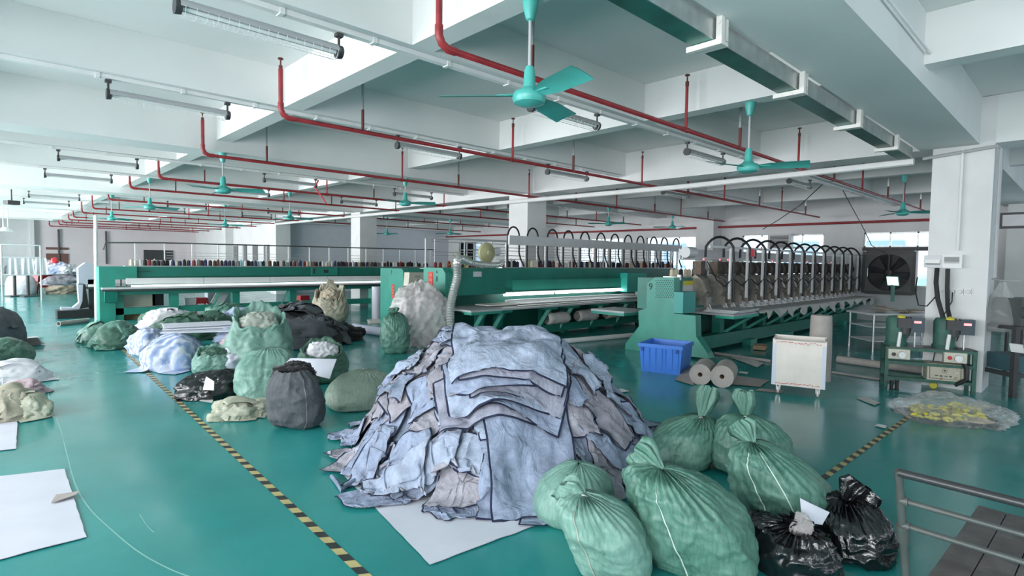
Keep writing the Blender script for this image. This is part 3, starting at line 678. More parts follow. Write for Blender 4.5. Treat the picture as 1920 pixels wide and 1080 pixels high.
for i, x in enumerate(hx):
    # post, hose and arch
    MB().box((x - .07, 5.60, 1.12), (x + .0, 5.64, 2.25)).build('post', 'white', t)
    pts = [(x + .04, 5.58, 1.04), (x + .06, 5.57, 1.25), (x + .02, 5.58, 1.6), (x + .05, 5.58, 1.95), (x + .04, 5.6, 2.25)] + [(x + .04 - .24 + .24 * math.cos(PI * s / 8), 5.6 + .05 * s, 2.28 + .22 * math.sin(PI * s / 8)) for s in range(9)] + [(x - .45, 6.0, 2.05)]
    MB().tube(pts, .028, 8).build('air_hose', 'black', t, smooth='auto')
    for k_ in ([0, 1, 2] if i == 0 else [1, 2]):
        xx = x + (-.42 if k_ == 0 else .32 if k_ == 1 else .72)
        if i == 0 and k_ == 0: xx = x - .45
        hd = MB().prism([(5.95, 1.15), (6.3, 1.12), (6.35, 1.5), (6.15, 1.66), (5.98, 1.55), (5.86, 1.30)], xx - .17, xx + .05).build('sewing_head', 'headbeige', t)
        MB().prism([(5.84, 1.28), (5.90, 1.24), (6.00, 1.52), (5.94, 1.54)], xx - .13, xx + .02).build('cover', Lm, hd)
        MB().box((xx - .13, 5.88, .98), (xx + .0, 6.1, 1.15)).box((xx - .09, 5.86, .93), (xx - .04, 5.92, .98)).build('needle_case', 'headbeige', hd)
        MB().bar((xx - .05, 5.80, .87), (xx + .03, 5.9, .99), .03, .05).bar((xx - .12, 5.82, .87), (xx - .06, 5.9, .96), .03, .04).box((xx - .16, 5.78, .86), (xx + .06, 5.86, .885)).build('presser_foot', 'white', hd)
        MB().box((xx - .15, 6.02, 1.66), (xx + .04, 6.22, 1.95)).build('tension_unit', TU, hd)
        tr = MB()
        for q in range(5): tr.tube([(xx - .14 + q * .04, 6.0, 1.62), (xx - .14 + q * .04, 5.92, 1.78), (xx - .14 + q * .04, 6.0, 1.97)], .006, 5)
        tr.build('thread_guides', 'dark', hd)
        MB().box((xx - .08, 6.0, 1.98), (xx - .04, 6.02, 2.02)).build('indicator', 'led' if i % 3 == 0 else 'beige', hd)
    MB().tube([(x - .55, 5.9, 1.95), (x - .4, 5.75, 1.55), (x - .2, 5.65, 1.4), (x - .02, 5.6, 1.55)], .014, 6).build('cable', 'black', t, smooth='auto')
MB().box((hx[0] - .9, 5.66, 2.24), (hx[-1] + .9, 5.70, 2.29)).build('overhead_rail', 'lgrey', t)
MB().box((hx[0] - 1.0, 6.3, 1.98), (hx[-1] + .5, 6.34, 2.22)).build('overhead_rail', 'lgrey', t)
MB().box((11.0, 6.2, 2.0), (13.2, 6.24, 2.04)).tube([(10.9, 6.1, 2.14), (11.25, 6.1, 2.14)], .12, 14).build('rail_end', 'lgrey', t)
MB().box((11.2, 6.4, 1.58), (21.5, 6.8, 1.60)).build('spool_tray', 'galv', t)
p = onY(1295, 545, 6.19); MB().box((11.0, 6.185, 1.15), (11.75, 6.199, 1.50)).build('instruction_plate', 'lgrey', t); MB().box((11.0, 6.18, 1.42), (11.75, 6.186, 1.52)).build('warning_label', 'yellow', t)
MB().box((hx[1] + .0, 5.5, 2.08), (hx[1] + .1, 5.56, 2.25)).build('red_ribbon', 'redp', t)
# backing fabric over the table front edge
def backing():
    P = []; xs = np.linspace(12.55, 21.9, 190)
    for x in xs:
        row = []
        u = (x - 12.55) / .78; fr = u - math.floor(u)
        drop = .02 + .36 * max(0, 1 - abs(fr - .5) * 2.1) * (.7 + .3 * nz(x * .7, 3, 0)) if x > 13.0 else .05
        wob = .012 * nz(x * 5, 1, 2)
        for j in range(10): row.append((x, 5.95 - j * .083, .85 + .01 + abs(.012 * nz(x * 6, j, 0))))
        for j in range(1, 8):
            s = j / 7; row.append((x + .05 * math.sin(9 * x) * s, 5.185 - .035 * math.sin(s * 2) - .03 * math.sin(x * 14) * s + wob, .856 - drop * s))
        P.append(row)
    o = MB().grid(np.array(P)).build('backing_fabric', 'cream', smooth=True)
    tag(o, 'grey white backing fabric hanging in points over the table of machine 9', 'fabric')
backing()
P = []
o = thing('board_stack', 'flat stack of pale blue white boards at the table end of machine 9', 'boards', (12, 5.6, .84))
for i in range(3): MB().cbox((12.1 + .02 * i, 5.62 - .02 * i, .853 + i * .022), (1.2, .72, .02), .03 * i).build('board', mk('pale board', (.60, .66, .68), .6) if i == 0 else 'lgrey', o)
# long tubes on the floor beside / between machines
def floor_tube(p, q, r, mat, label, cat='tube', open_=True):
    p, q = Vector(p), Vector(q); d = (q - p).normalized()
    m = MB().tube([p, q], r, 18, caps=False); m.tube([p + d * .001, q - d * .001], r * .8, 18, caps=False)
    for e in (p, q):
        N = d.orthogonal().normalized(); B = d.cross(N); n = 18
        v = [e + (N * math.cos(2 * PI * k / n) + B * math.sin(2 * PI * k / n)) * r for k in range(n)] + [e + (N * math.cos(2 * PI * k / n) + B * math.sin(2 * PI * k / n)) * r * .8 for k in range(n)]
        m.add(v, [(k, (k + 1) % n, n + (k + 1) % n, n + k) for k in range(n)])
    return tag(m.build('cardboard_tube', mat, smooth='auto'), label, cat)
a, b = F(1030, 647), F(1186, 633); floor_tube((a.x, a.y, .06), (b.x, b.y, .06), .06, 'white', 'long white tube on the floor in front of machine 8')
a, b = F(663, 622), F(724, 632); floor_tube((a.x, a.y, .11), (b.x, b.y, .11), .11, 'lpaper', 'lavender paper tube lying beside the green and clear sacks')
a, b = F(110, 612), F(166, 605); floor_tube((a.x, a.y, .07), (b.x, b.y, .07), .065, 'kraft', 'dark grey tube alone on the floor near the left machine')
a, b = F(1570, 680), F(1760, 706); floor_tube((a.x, a.y, .07), (b.x, b.y, .07), .07, 'kraft', 'pale cardboard tube on the floor behind the green tool frame')
a, b = F(1340, 665), F(1445, 680); floor_tube((a.x, a.y, .03), (b.x, b.y, .03), .03, 'kraft', 'thin grey tube on the floor behind the two paper rolls')
a, b = F(1560, 700), F(1680, 718); floor_tube((a.x, a.y, .02), (b.x, b.y, .02), .02, 'kraft', 'thin stick on the floor between the plywood cart and tool frame')
# fabric rolls under machine 8
for i, (px, lab) in enumerate(((1040, 'white fabric roll under machine 8, nearest the duct'), (1095, 'white fabric roll under machine 8, middle of three'), (1147, 'white fabric roll under machine 8, farthest from the duct'))):
    p = onY(px, 612, 9.45); m = MB(); Pg = []
    for a in range(15):
        row = []
        for b_ in range(18):
            th = 2 * PI * b_ / 18; r = .15 * (1 + .12 * nz(a * .4, math.cos(th) * 1.5, math.sin(th) * 1.5 + i * 7)) * (1 if 0 < a < 14 else .75); row.append((p.x - .38 + a * .065 * .9, 9.4 + r * math.cos(th), .47 + r * math.sin(th)))
        Pg.append(row)
    m.grid(np.array(Pg), wrap=True); tag(m.build('fabric_roll', 'cream', smooth=True), lab, 'fabric roll', None)

# ---------- thread spools: one of each colour, then copies
cols = {'white': (.74, .73, .70), 'black': (.015, .015, .018), 'navy': (.02, .03, .10), 'brown': (.11, .05, .03), 'cream': (.62, .56, .42), 'dark red': (.20, .02, .02), 'sky blue': (.25, .50, .55), 'grey': (.22, .22, .23)}
protos = {}
for cn, cc in cols.items():
    m = MB().lathe([(0, 0), (.048, 0), (.05, .01), (.045, .15), (.03, .165), (.012, .165), (.012, .19), (0, .19)], n=10)
    o = m.build('thread_spool', mk(cn + ' thread', cc, .75)); protos[cn] = o
def spools(x0, x1, n, ys, z, where, group, pal):
    rs = random.Random(int(x0 * 100)); k_ = {}
    def nth(q): return str(q) + ('th' if 10 < q % 100 < 14 else {1: 'st', 2: 'nd', 3: 'rd'}.get(q % 10, 'th'))
    for i in range(n):
        for y in ys:
            cn = rs.choice(pal)
            o = protos[cn].copy(); C.objects.link(o); o.location = (x0 + (x1 - x0) * (i + rs.uniform(-.25, .25)) / (n - 1), y + rs.uniform(-.02, .02), z)
            k_[cn] = k_.get(cn, 0) + 1
            tag(o, cn + ' spool, ' + nth(k_[cn]) + ' of that colour from left, ' + where, 'thread spool', group)
            if rs.random() < .5: o.scale = (1, 1, rs.uniform(.8, 1.25))
spools(3.15, 13.7, 90, (19.7,), 1.602, 'on the rack of the leftmost machine', 'thread spools on the leftmost machine', ['white', 'white', 'black', 'black', 'navy', 'brown', 'cream', 'sky blue', 'grey', 'dark red', 'black'])
spools(3.15, 13.7, 50, (19.95,), 1.602, 'in the back row of the leftmost rack', 'back row of spools on the leftmost machine', ['white', 'cream', 'white', 'grey'])
spools(9.5, 17.4, 66, (10.28,), 1.742, 'on the rack of machine eight', 'thread spools on machine 8', ['black', 'brown', 'white', 'navy', 'dark red', 'cream', 'black'])
spools(9.5, 13.2, 26, (13.2,), 1.662, 'on the rack of machine seven', 'thread spools on machine 7', ['brown', 'dark red', 'cream', 'brown', 'black'])
spools(11.1, 12.6, 9, (6.5,), 1.602, 'on top of machine nine', 'thread spools on machine 9', ['black', 'brown', 'black', 'cream'])
for o in protos.values(): bpy.data.objects.remove(o)

# ---------- under the left machine
def stool(loc, s, label, rz=0):
    t = thing('plastic_stool', label, 'stool', loc, rz, None); h = .46 * s; w = .16 * s
    MB().box((-w, -w, h - .03), (w, w, h)).build('seat', 'redp', t, w=False)
    for a in range(4):
        c, s_ = math.cos(a * PI / 2), math.sin(a * PI / 2); m = MB()
        def R(x, y, z): return (x * c - y * s_, x * s_ + y * c, z)
        b = w * 1.35
        for sg in (-1, 1):
            m.add([R(sg * w, w, h - .03), R(sg * (w - .05), w, h - .03), R(sg * (b - .05), b, 0), R(sg * b, b, 0), R(sg * w, w - .01, h - .03), R(sg * (w - .05), w - .01, h - .03), R(sg * (b - .05), b - .01, 0), R(sg * b, b - .01, 0)],
                  [(0, 1, 2, 3), (4, 7, 6, 5), (0, 3, 7, 4), (1, 5, 6, 2)])
        q = (w + b) / 2
        m.add([R(-w, w * 1.0, h - .03), R(w, w, h - .03), R(w * 1.12, w * 1.12, h * .62), R(-w * 1.12, w * 1.12, h * .62)], [(0, 1, 2, 3)])
        m.add([R(-q, q, h * .42), R(q, q, h * .42), R(q * 1.05, q * 1.05, h * .3), R(-q * 1.05, q * 1.05, h * .3)], [(0, 1, 2, 3)])
        m.build('leg_frame', 'redp', t, w=False)
    return t
p = F(83, 549); stool((p.x, p.y, 0), 2.0, 'red plastic stool by the clothes pile at the left', .25)
stool((5.3, 20.9, 0), 1.1, 'red stool glimpsed under the left machine, first opening')
stool((8.75, 20.7, 0), 1.05, 'red stool glimpsed under the left machine beside the beige sack')
p = onY(260, 570, 19.9); tag(MB().box((p.x - .42, 19.85, .36), (p.x + .42, 20.15, .80)).build('control_cabinet', 'beige'), 'beige control cabinet under the left machine', 'cabinet')
p = onY(296, 575, 19.9); tag(MB().cbox((p.x, 20.0, .55), (.3, .3, .36)).build('motor_box', 'black'), 'black motor box under the left machine beside the beige cabinet', 'box')
p = onY(357, 575, 19.8); tag(MB().cbox((p.x, 19.85, .47), (.3, .2, .22)).build('small_box', 'lgrey'), 'small grey box under the left machine before the red stool', 'box')
p = onY(414, 555, 19.9); tag(MB().cbox((p.x, 20.0, .55), (.35, .04, .55), 0, 0, .5).build('white_board', 'white'), 'white board leaning under the left machine', 'board')
tag(MB().box((5.6, 21.2, 0), (6.5, 21.6, .95)).build('grey_sheet_stack', 'ggrey'), 'grey bundle behind the left machine legs', 'bundle')
p = F(245, 597); tag(MB().cbox((p.x, p.y, .1), (.9, .4, .2), -.3).build('carton', 'card'), 'flat brown carton behind the leftmost green sack', 'carton')
# tall white pole at the left machine end
tag(MB().tube([tuple(F(181, 600)), tuple(F(181, 600) + Vector((.03, 0, 3.05)))], .05, 10).build('pole', 'white', smooth='auto'), 'tall white pole at the end of the left machine', 'pole')
# rolls standing beside machine 7
p = F(705, 601)
tag(MB().tube([(p.x, p.y, 0.0), (p.x, p.y, 1.05)], .13, 20).build('paper_roll', 'paper', smooth='auto'), 'white paper roll standing upright beside machine 7', 'paper roll')
tag(MB().tube([(p.x + .62, p.y - .5, .06), (p.x + .12, p.y - .22, 1.06)], .1, 20).build('paper_roll', 'paper', smooth='auto'), 'white paper roll leaning slantwise beside machine 7', 'paper roll')
p = F(720, 604); tag(MB().cbox((p.x + .1, p.y, .03), (1.1, .75, .05), -.4).build('floor_board', 'wood'), 'pale board flat on the floor under the leaning paper roll', 'board')
# ================================================================== rigid things on the right and in front
def frame_to(p, q):      # angle of the line p -> q
    return math.atan2(q.y - p.y, q.x - p.x)
# blue crate
a, b, c_ = F(1198, 695.6), F(1277, 705), F(1303, 692)
rz = frame_to(a, b); W = (b - a).length; D = (c_ - b).length * .95; Hh = .50
t = thing('crate', 'empty blue plastic crate in front of the machine marked 9', 'crate', (a.x, a.y, 0), rz)
m = MB(); ti = .03; e = .035
def ring(z, o_, i_): return
def fru(z0, z1, o0, o1, mi=0):      # outer wall between two heights with outward offsets
    v = []
    for z, o_ in ((z0, o0), (z1, o1)): v += [(-o_, -o_, z), (W + o_, -o_, z), (W + o_, D + o_, z), (-o_, D + o_, z)]
    m.add(v, [(0, 1, 5, 4), (1, 2, 6, 5), (2, 3, 7, 6), (3, 0, 4, 7)])
fru(0, Hh - .06, -.03, 0); fru(Hh - .06, Hh - .06, 0, .02); fru(Hh - .06, Hh, .02, .02); fru(Hh, Hh, .02, -.012); fru(Hh, .02, -.012, -.042)
m.add([(.03, .03, 0), (W - .03, .03, 0), (W - .03, D - .03, 0), (.03, D - .03, 0)], [(3, 2, 1, 0)]); m.add([(.042, .042, .02), (W - .042, .042, .02), (W - .042, D - .042, .02), (.042, D - .042, .02)], [(0, 1, 2, 3)])
m.build('body', 'blue', t, w=False)
for x in (.06, .17, .28, .39, W - .28, W - .17, W - .07):
    MB().add([(x, .028, .03), (x + .012, .028, .03), (x + .012, -.018, Hh - .07), (x, -.018, Hh - .07), (x, .03, .03), (x + .012, .03, .03), (x + .012, 0.0, Hh - .07), (x, 0.0, Hh - .07)], [(0, 1, 2, 3), (0, 3, 7, 4), (1, 5, 6, 2)]).build('rib', 'blue', t, w=False)
for x in (.03, W - .1): MB().box((x, -.022, Hh - .13), (x + .045, -.004, Hh - .06)).build('latch', mk('dark blue slot', (.01, .05, .25), .5), t, w=False)
# paper rolls
def roll(p, ang, r, L, label, mat='kraft'):
    t = thing('paper_roll', label, 'paper roll', (p[0], p[1], 0), ang)
    m = MB(); m.lathe([(r, 0), (r, L)], (0, 0, r), 36, ax='Y'); m.lathe([(.035, .12), (.035, 0.002), (r - .003, .002), (r, .0)], (0, 0, r), 36, ax='Y'); m.lathe([(r, L), (.035, L)], (0, 0, r), 36, ax='Y')
    m.build('roll', mat, t, w=False, smooth='auto'); MB().lathe([(.034, .001), (.034, L - .01), (.028, L - .01), (.028, .001)], (0, 0, r), 16, ax='Y').build('core', 'card', t, w=False, smooth='auto')
    return t
p = F(1312, 722); roll((p.x, p.y), -PI / 2 + frame_to(F(1312, 722), F(1333, 696)), .165, .62, 'grey paper roll lying on the floor next to the blue crate')
p = F(1353, 727); roll((p.x, p.y), -PI / 2 + frame_to(F(1353, 727), F(1370, 700)), .172, .62, 'grey paper roll lying between the crate roll and the plywood cart')
def sheet(pts, name, mat, label, cat, z=.006, wav=.012, n=14, seed=0, lift=None):
    """flat four cornered sheet with a little waviness and a real thickness; corners in order"""
    P = []
    A, B, C_, D_ = [Vector((p[0], p[1], p[2] if len(p) > 2 else 0)) for p in pts]
    for i in range(n + 1):
        row = []
        for j in range(n + 1):
            u, v = i / n, j / n; q = (A * (1 - u) + B * u) * (1 - v) + (D_ * (1 - u) + C_ * u) * v
            row.append((q.x + .006 * nz(q.x * 9, q.y * 9, seed), q.y + .006 * nz(q.y * 9, q.x * 9, seed + 3), q.z + z + wav * (.5 + .8 * abs(nz(q.x * 2.3 + seed, q.y * 2.3, seed)))))
        P.append(row)
    P = np.array(P); Q = P.copy(); Q[:, :, 2] -= .003
    m = MB().grid(P).grid(Q[:, ::-1]); return tag(m.build(name, mat, smooth=True), label, cat)
sheet([F(1265, 713), F(1300, 724), F(1300, 690, .1), F(1290, 683, .03)], 'loose_paper', 'kraft', 'loose end of grey paper fanning out beside the blue crate', 'paper')
sheet([F(1368, 722), F(1425, 727), F(1443, 714), F(1378, 705)], 'loose_paper', 'kraft', 'loose end of grey paper running towards the plywood cart', 'paper')
sheet([F(1415, 733), F(1465, 738), F(1470, 733), F(1425, 729)], 'floor_scrap', 'kraft', 'scrap of paper on the floor by the cart wheel', 'scrap', wav=.004)
# plywood cart
a, b = F(1446, 720, .13), F(1547, 731, .13); rz = frame_to(a, b); W = (b - a).length; D = .52
t = thing('plywood_cart', 'white painted plywood box cart on casters with red marks along its edges', 'cart', (a.x, a.y, 0), rz)
h0, h1 = .13, .80
MB().box((0, 0, h0), (W, .02, h1)).build('front_panel', 'wood', t, w=False)
MB().box((0, D - .02, h0), (W, D, h1 + .02)).build('back_panel', 'wood', t, w=False)
MB().box((0, .02, h0), (.02, D - .02, h1 + .01)).build('side_panel', 'wood', t, w=False)
MB().box((W - .02, .02, h0), (W, D - .02, h1 + .01)).build('side_panel', 'wood', t, w=False)
MB().box((.02, .02, h0), (W - .02, D - .02, h0 + .02)).build('bottom', 'wood', t, w=False)
et = mk('shiny edge tape', (.62, .68, .80), .25)
for x in (.005, W - .05): MB().box((x, -.004, h0 + .01), (x + .045, 0, h1 - .06)).build('edge_tape', et, t, w=False)
m = MB(); rs = random.Random(3)
for z in (h0 + .035, h1 - .035):
    for i in range(15):
        x = .05 + i * (W - .1) / 15; m.bar((x, -.003, z + rs.uniform(-.012, .012)), (x + rs.uniform(.02, .04), -.003, z + rs.uniform(-.015, .015)), .006, .008)
m.build('red_marks', 'redcloth', t, w=False)
for x, y in ((.09, .06), (W - .09, .06), (.09, D - .06), (W - .09, D - .06)):
    w_ = MB().lathe([(0, -.014), (.05, -.014), (.055, 0), (.05, .014), (0, .014)], (x, y, .055), 16, ax='X').build('caster', 'dirtywhite', t, w=False, smooth='auto')
    MB().box((x - .03, y - .02, .1), (x - .018, y + .02, .13)).box((x + .018, y - .02, .1), (x + .03, y + .02, .13)).box((x - .035, y - .03, .122), (x + .035, y + .03, .13)).box((x - .028, y - .01, .05), (x - .018, y + .01, .1)).box((x + .018, y - .01, .05), (x + .028, y + .01, .1)).build('fork', 'steel', w_, w=False)
p = F(1544, 716); tag(MB().lathe([(0, 0), (.17, 0), (.172, .5), (.158, 1.05), (.15, 1.08), (.035, 1.08), (.035, .9), (0, .9)], (p.x + .1, p.y + .1, 0), 28).build('standing_roll', 'kraft', smooth='auto'), 'tall grey paper roll standing behind the plywood cart', 'paper roll')
# twisted strip of fabric from table into cart
pts = [onY(1456, 583, 5.1), onY(1461, 600, 5.0), onY(1460, 615, 4.9), onY(1455, 628, 4.8)]
# machine 9 scrap on floor
p = F(1425, 655); tag(MB().cbox((p.x, p.y, .06), (.42, .25, .09), .3).box((p.x - .1, p.y - .05, .10), (p.x + .1, p.y + .05, .12)).build('carton', 'card'), 'small open carton on the floor under machine 9', 'carton')
# workbench
a = F(1636, 658); t = thing('workbench', 'steel workbench with a littered wooden top behind the green tool frame', 'workbench', (a.x, a.y, 0), -.72)
MB().box((-.05, 0, .80), (1.9, .9, .84)).build('table_top', 'lgrey', t, w=False)
for z in (.2, .52): MB().box((0, .03, z), (1.8, .85, z + .025)).build('shelf', 'lgrey', t, w=False)
for x, y in ((0.02, .03), (1.8, .03), (.02, .85), (1.8, .85)): MB().tube([(x, y, 0), (x, y, .8)], .022, 10).build('leg', 'steel', t, w=False, smooth='auto')
rs = random.Random(5)
for i in range(9):
    R_ = Matrix.Rotation(-.72, 3, 'Z'); q = R_ @ Vector((rs.uniform(.3, 1.6), rs.uniform(.15, .75), 0))
    tag(MB().cbox((a.x + q.x, a.y + q.y, .847 + i * .012), (rs.uniform(.3, .6), .2, .01), rs.uniform(-1, 1)).build('cut_piece', 'tan' if i % 2 else 'card'), ('tan' if i % 2 else 'brown') + ' flat cut piece heaped on the steel workbench', 'cut piece', 'flat cut pieces on the workbench')
# tool frame with two grinders
a, b = F(1657, 726), F(1829, 741); rz = frame_to(a, b); W = (b - a).length; dp = .34
t = thing('tool_frame', 'green welded steel frame carrying two small machines in front of the column', 'frame', (a.x, a.y, 0), rz)
gm = mk('frame green', (.035, .115, .085), .5, var=.25, vscale=9)
for x in (0, W - .05):
    for y in (0, dp - .05): MB().box((x, y, 0), (x + .05, y + .05, .66)).build('leg', gm, t, w=False)
for z in (.13, .38, .60):
    for y in (.005, dp - .045): MB().box((.05, y, z), (W - .05, y + .04, z + .045)).build('rail', gm, t, w=False)
    for x in (.005, W - .045): MB().box((x, .05, z), (x + .04, dp - .05, z + .045)).build('rail', gm, t, w=False)
MB().box((0, 0, .645), (W, dp, .66)).build('top_plate', 'dark', t, w=False)
def at(root, v): return root.matrix_basis @ Vector(v)
bpy.context.view_layer.update()
def grinder(x, label, box_x):
    g = thing('eyelet_machine', label, 'machine', tuple(at(t, (x, .14, .66))), rz); g.scale = (1.15, 1.15, 1.35)
    MB().lathe([(0, 0), (.13, 0), (.135, .03), (.12, .05), (.125, .30), (.10, .34), (0, .35)], n=22).build('body', gm, g, w=False, smooth='auto')
    MB().box((-.02, -.17, .22), (.13, .02, .33)).lathe([(0, 0), (.06, 0), (.07, .1), (.05, .16), (0, .16)], (.08, -.08, .14), 12).build('head', 'dark', g, w=False)
    MB().tube([(0, -.14, .0), (.015, -.15, .17)], .022, 10).build('white_lever', 'white', g, w=False, smooth='auto')
    MB().lathe([(0, 0), (.045, .01), (.05, .05), (0, .07)], (.03, -.1, .30), 12).build('yellow_cap', 'yellow', g, w=False, smooth='auto')
    m = MB(); rr = random.Random(int(x * 10))
    for i in range(5): m.tube([(.02, -.05, .33), (.08 + rr.uniform(-.03, .05), -.12, .30 + rr.uniform(-.02, .06)), (.13, -.1, .2 + rr.uniform(-.05, .05)), (.1, -.13, .1)], .007, 5)
    m.build('wires', 'black', g, w=False)
    MB().tube([(.2, -.05, 0), (.2, -.05, .2)], .012, 8).build('post', 'steel', g, w=False)
    c = MB().box((.14, -.12, .17), (.29, -.02, .34)).build('controller', mk('controller blue grey', (.05, .07, .09), .4), g, w=False)
    MB().box((.17, -.125, .275), (.25, -.12, .30)).build('red_display', 'led', c, w=False)
grinder(.16, 'small green machine with red digits at the left end of the tool frame', 0)
grinder(W - .38, 'small green machine with red digits at the column end of the tool frame', 0)
for x, lb in ((.03, 'cream motor box with knobs at the left of the tool frame'), (W - .42, 'cream motor box with a red knob at the right of the tool frame')):
    g = thing('motor_box', lb, 'box', tuple(at(t, (x, -.06, .47))), rz)
    MB().box((0, 0, 0), (.28, .1, .15)).build('casing', 'beige', g, w=False)
    MB().lathe([(0, -.02), (.025, -.02), (.03, 0)], (.07, 0, .07), 12, ax='Y').build('knob', 'redp' if x > .5 else 'dark', g, w=False); MB().lathe([(0, -.05), (.05, -.05), (.055, 0)], (.17, 0, .07), 14, ax='Y').build('pulley', 'white', g, w=False, smooth='auto')
g = thing('safe_box', 'worn cream steel box with a dial, sitting in the tool frame', 'box', tuple(at(t, (W * .48, .02, .17))), rz)
MB().box((0, 0, 0), (.45, .22, .26)).build('casing', mk('worn cream steel', (.50, .47, .36), .5, dirt=(.14, .09, .04), dscale=9, dthr=.58, var=.1), g, w=False)
MB().box((.03, -.006, .03), (.42, 0, .035)).box((.03, -.006, .225), (.42, 0, .23)).box((.03, -.006, .035), (.035, 0, .225)).box((.415, -.006, .035), (.42, 0, .225)).build('door_groove', 'dark', g, w=False)
MB().lathe([(0, -.012), (.012, -.012), (.014, 0)], (.22, 0, .16), 12, ax='Y').lathe([(.03, -.004), (.034, -.004), (.034, 0)], (.22, 0, .16), 16, ax='Y').build('dial', 'dark', g, w=False)
MB().box((.33, -.02, .13), (.39, 0, .15)).build('handle', 'steel', g, w=False)
MB().box((.10, -.003, .07), (.14, 0, .085)).box((.16, -.003, .065), (.19, 0, .085)).box((.22, -.003, .07), (.26, 0, .08)).box((.28, -.003, .066), (.31, 0, .085)).build('faded_marks', 'dark', g, w=False)
for i, dx in enumerate((0, .06)):
    p = F(1671 + i * 10, 731); tag(MB().lathe([(0, 0), (.035, 0), (.035, .01), (.025, .015), (.025, .13), (.035, .135), (.035, .145), (0, .145)], (p.x, p.y, 0), 14).build('thread_spool', 'black', smooth='auto'), ['black spool on the floor by the left foot of the tool frame', 'black spool beside another at the left foot of the tool frame'][i], 'thread spool')
p = F(1750, 729); tag(MB().lathe([(0, -.02), (.05, -.02), (.055, 0), (.05, .02), (.015, .02), (0, .021)], (p.x, p.y, .055), 16, ax='X').build('tape_roll', 'yellow', smooth='auto'), 'small yellow roll on the floor below the safe box', 'roll')
# column fittings, on the face x = 10.95
def facebox(px0, py0, px1, py1, d, name, mat, parent=None, label=None, X=10.945):
    a, b = onX(px0, py0, X), onX(px1, py1, X); m = MB().box((X - d, min(a.y, b.y), min(a.z, b.z)), (X, max(a.y, b.y), max(a.z, b.z)))
    return m.build(name, mat, parent, label=None)
t = thing('switch_box', 'grey electric switch box on the column, next to its white lidded twin', 'switch box', tuple(onX(1752, 502, 10.945)))
facebox(1735, 479, 1768, 502, .09, 'casing', 'lgrey', t); facebox(1737, 487, 1764, 496, .11, 'cover', 'white', t); facebox(1738, 494, 1764, 496, .12, 'handle', 'dark', t)
t = thing('switch_box', 'white electric switch box with a dark window on the column', 'switch box', tuple(onX(1788, 503, 10.945)))
facebox(1769, 478, 1805, 503, .09, 'casing', 'white', t); facebox(1773, 482, 1800, 491, .105, 'window', mk('smoky window', (.12, .15, .14), .2), t); facebox(1773, 491, 1800, 494, .11, 'handle', 'grey', t)
for i, (x0, x1) in enumerate(((1763, 1776), (1780, 1790), (1792, 1806), (1808, 1821))):
    t = thing('wall_socket', ['wall socket half behind the black hose', 'wall socket holding a black plug', 'round wall socket, second from the column corner', 'round wall socket nearest the column corner'][i], 'socket', tuple(onX(x0, 553, 10.945)))
    facebox(x0, 541, x1, 553, .02, 'plate', 'white', t); a = onX((x0 + x1) / 2, 547, 10.945); MB().lathe([(0, -.03), (.035, -.03), (.04, 0)], (10.93, a.y, a.z), 14, ax='X').build('socket_ring', 'lgrey', t, smooth='auto')
conduit([onX(1757, 503, 10.86), onX(1755, 530, 10.8), onX(1758, 560, 10.78), onX(1772, 610, 10.72), onX(1785, 645, 10.66), onX(1812, 690, 10.6), onX(1812, 712, 10.6), onX(1790, 722, 10.6)], .032, 'black', 'thick black hose from the grey switch box into the tool frame', nm='cable_hose', cat='hose')
conduit([onX(1777, 504, 10.86), onX(1776, 540, 10.84), onX(1777, 580, 10.8), onX(1783, 605, 10.7)], .03, 'black', 'thick black hose from the white switch box to the right hand small machine', nm='cable_hose', cat='hose')
conduit([onX(1786, 548, 10.9), onX(1785, 565, 10.85), onX(1770, 590, 10.8), onX(1755, 650, 10.8), onX(1747, 690, 10.8)], .008, 'black', 'thin black cord from the wall socket', 6, 'cord', 'cord')
conduit([onX(1720, 520, 10.7), onX(1716, 545, 10.5), onX(1722, 572, 10.4), onX(1738, 574, 10.5), onX(1757, 553, 10.85)], .009, 'black', 'thin black cord looping left of the column', 6, 'cord', 'cord')
conduit([onY(1548, 340, 5.0), onY(1500, 385, 6.0), onY(1460, 412, 6.6), onY(1430, 430, 7.0)], .012, 'dark', 'thin dark cable slanting down left from the red pipe', 6, 'cable', 'cable')
conduit([onY(1568, 333, 5.0), onY(1590, 375, 5.0), onY(1620, 430, 5.0), onY(1634, 460, 5.0), onY(1665, 477, 5.0)], .012, 'dark', 'thin dark cable falling from the red pipe to the exhaust fan', 6, 'cable', 'cable')
# exhaust fan in the window
p = onX(1668, 511, XW - .12); t = thing('exhaust_fan', 'large square black exhaust fan set in the window behind machine 9', 'exhaust fan', (XW - .1, p.y, p.z - .7))
R = .62
m = MB(); 
for s in (-1, 1): m.box((XW - .35, p.y + s * .72 - .05, p.z - .72), (XW - .05, p.y + s * .72 + .05, p.z + .72)); m.box((XW - .35, p.y - .67, p.z + s * .69 - .05), (XW - .05, p.y + .67, p.z + s * .69 + .05))
m.build('housing', mk('sooty steel', (.09, .095, .09), .5, metal=.3), t)
pr = MB(); n = 40; v = []; f = []
for i in range(n):
    a = 2 * PI * i / n; ca, sa = math.cos(a), math.sin(a); q = .67 / max(abs(ca), abs(sa)); v += [(XW - .33, p.y + R * ca, p.z + R * sa), (XW - .33, p.y + q * ca, p.z + q * sa)]
for i in range(n): j = (i + 1) % n; f.append((2 * i, 2 * i + 1, 2 * j + 1, 2 * j))
pr.add(v, f).build('shroud', mk('dull shroud', (.13, .135, .13), .5), t)
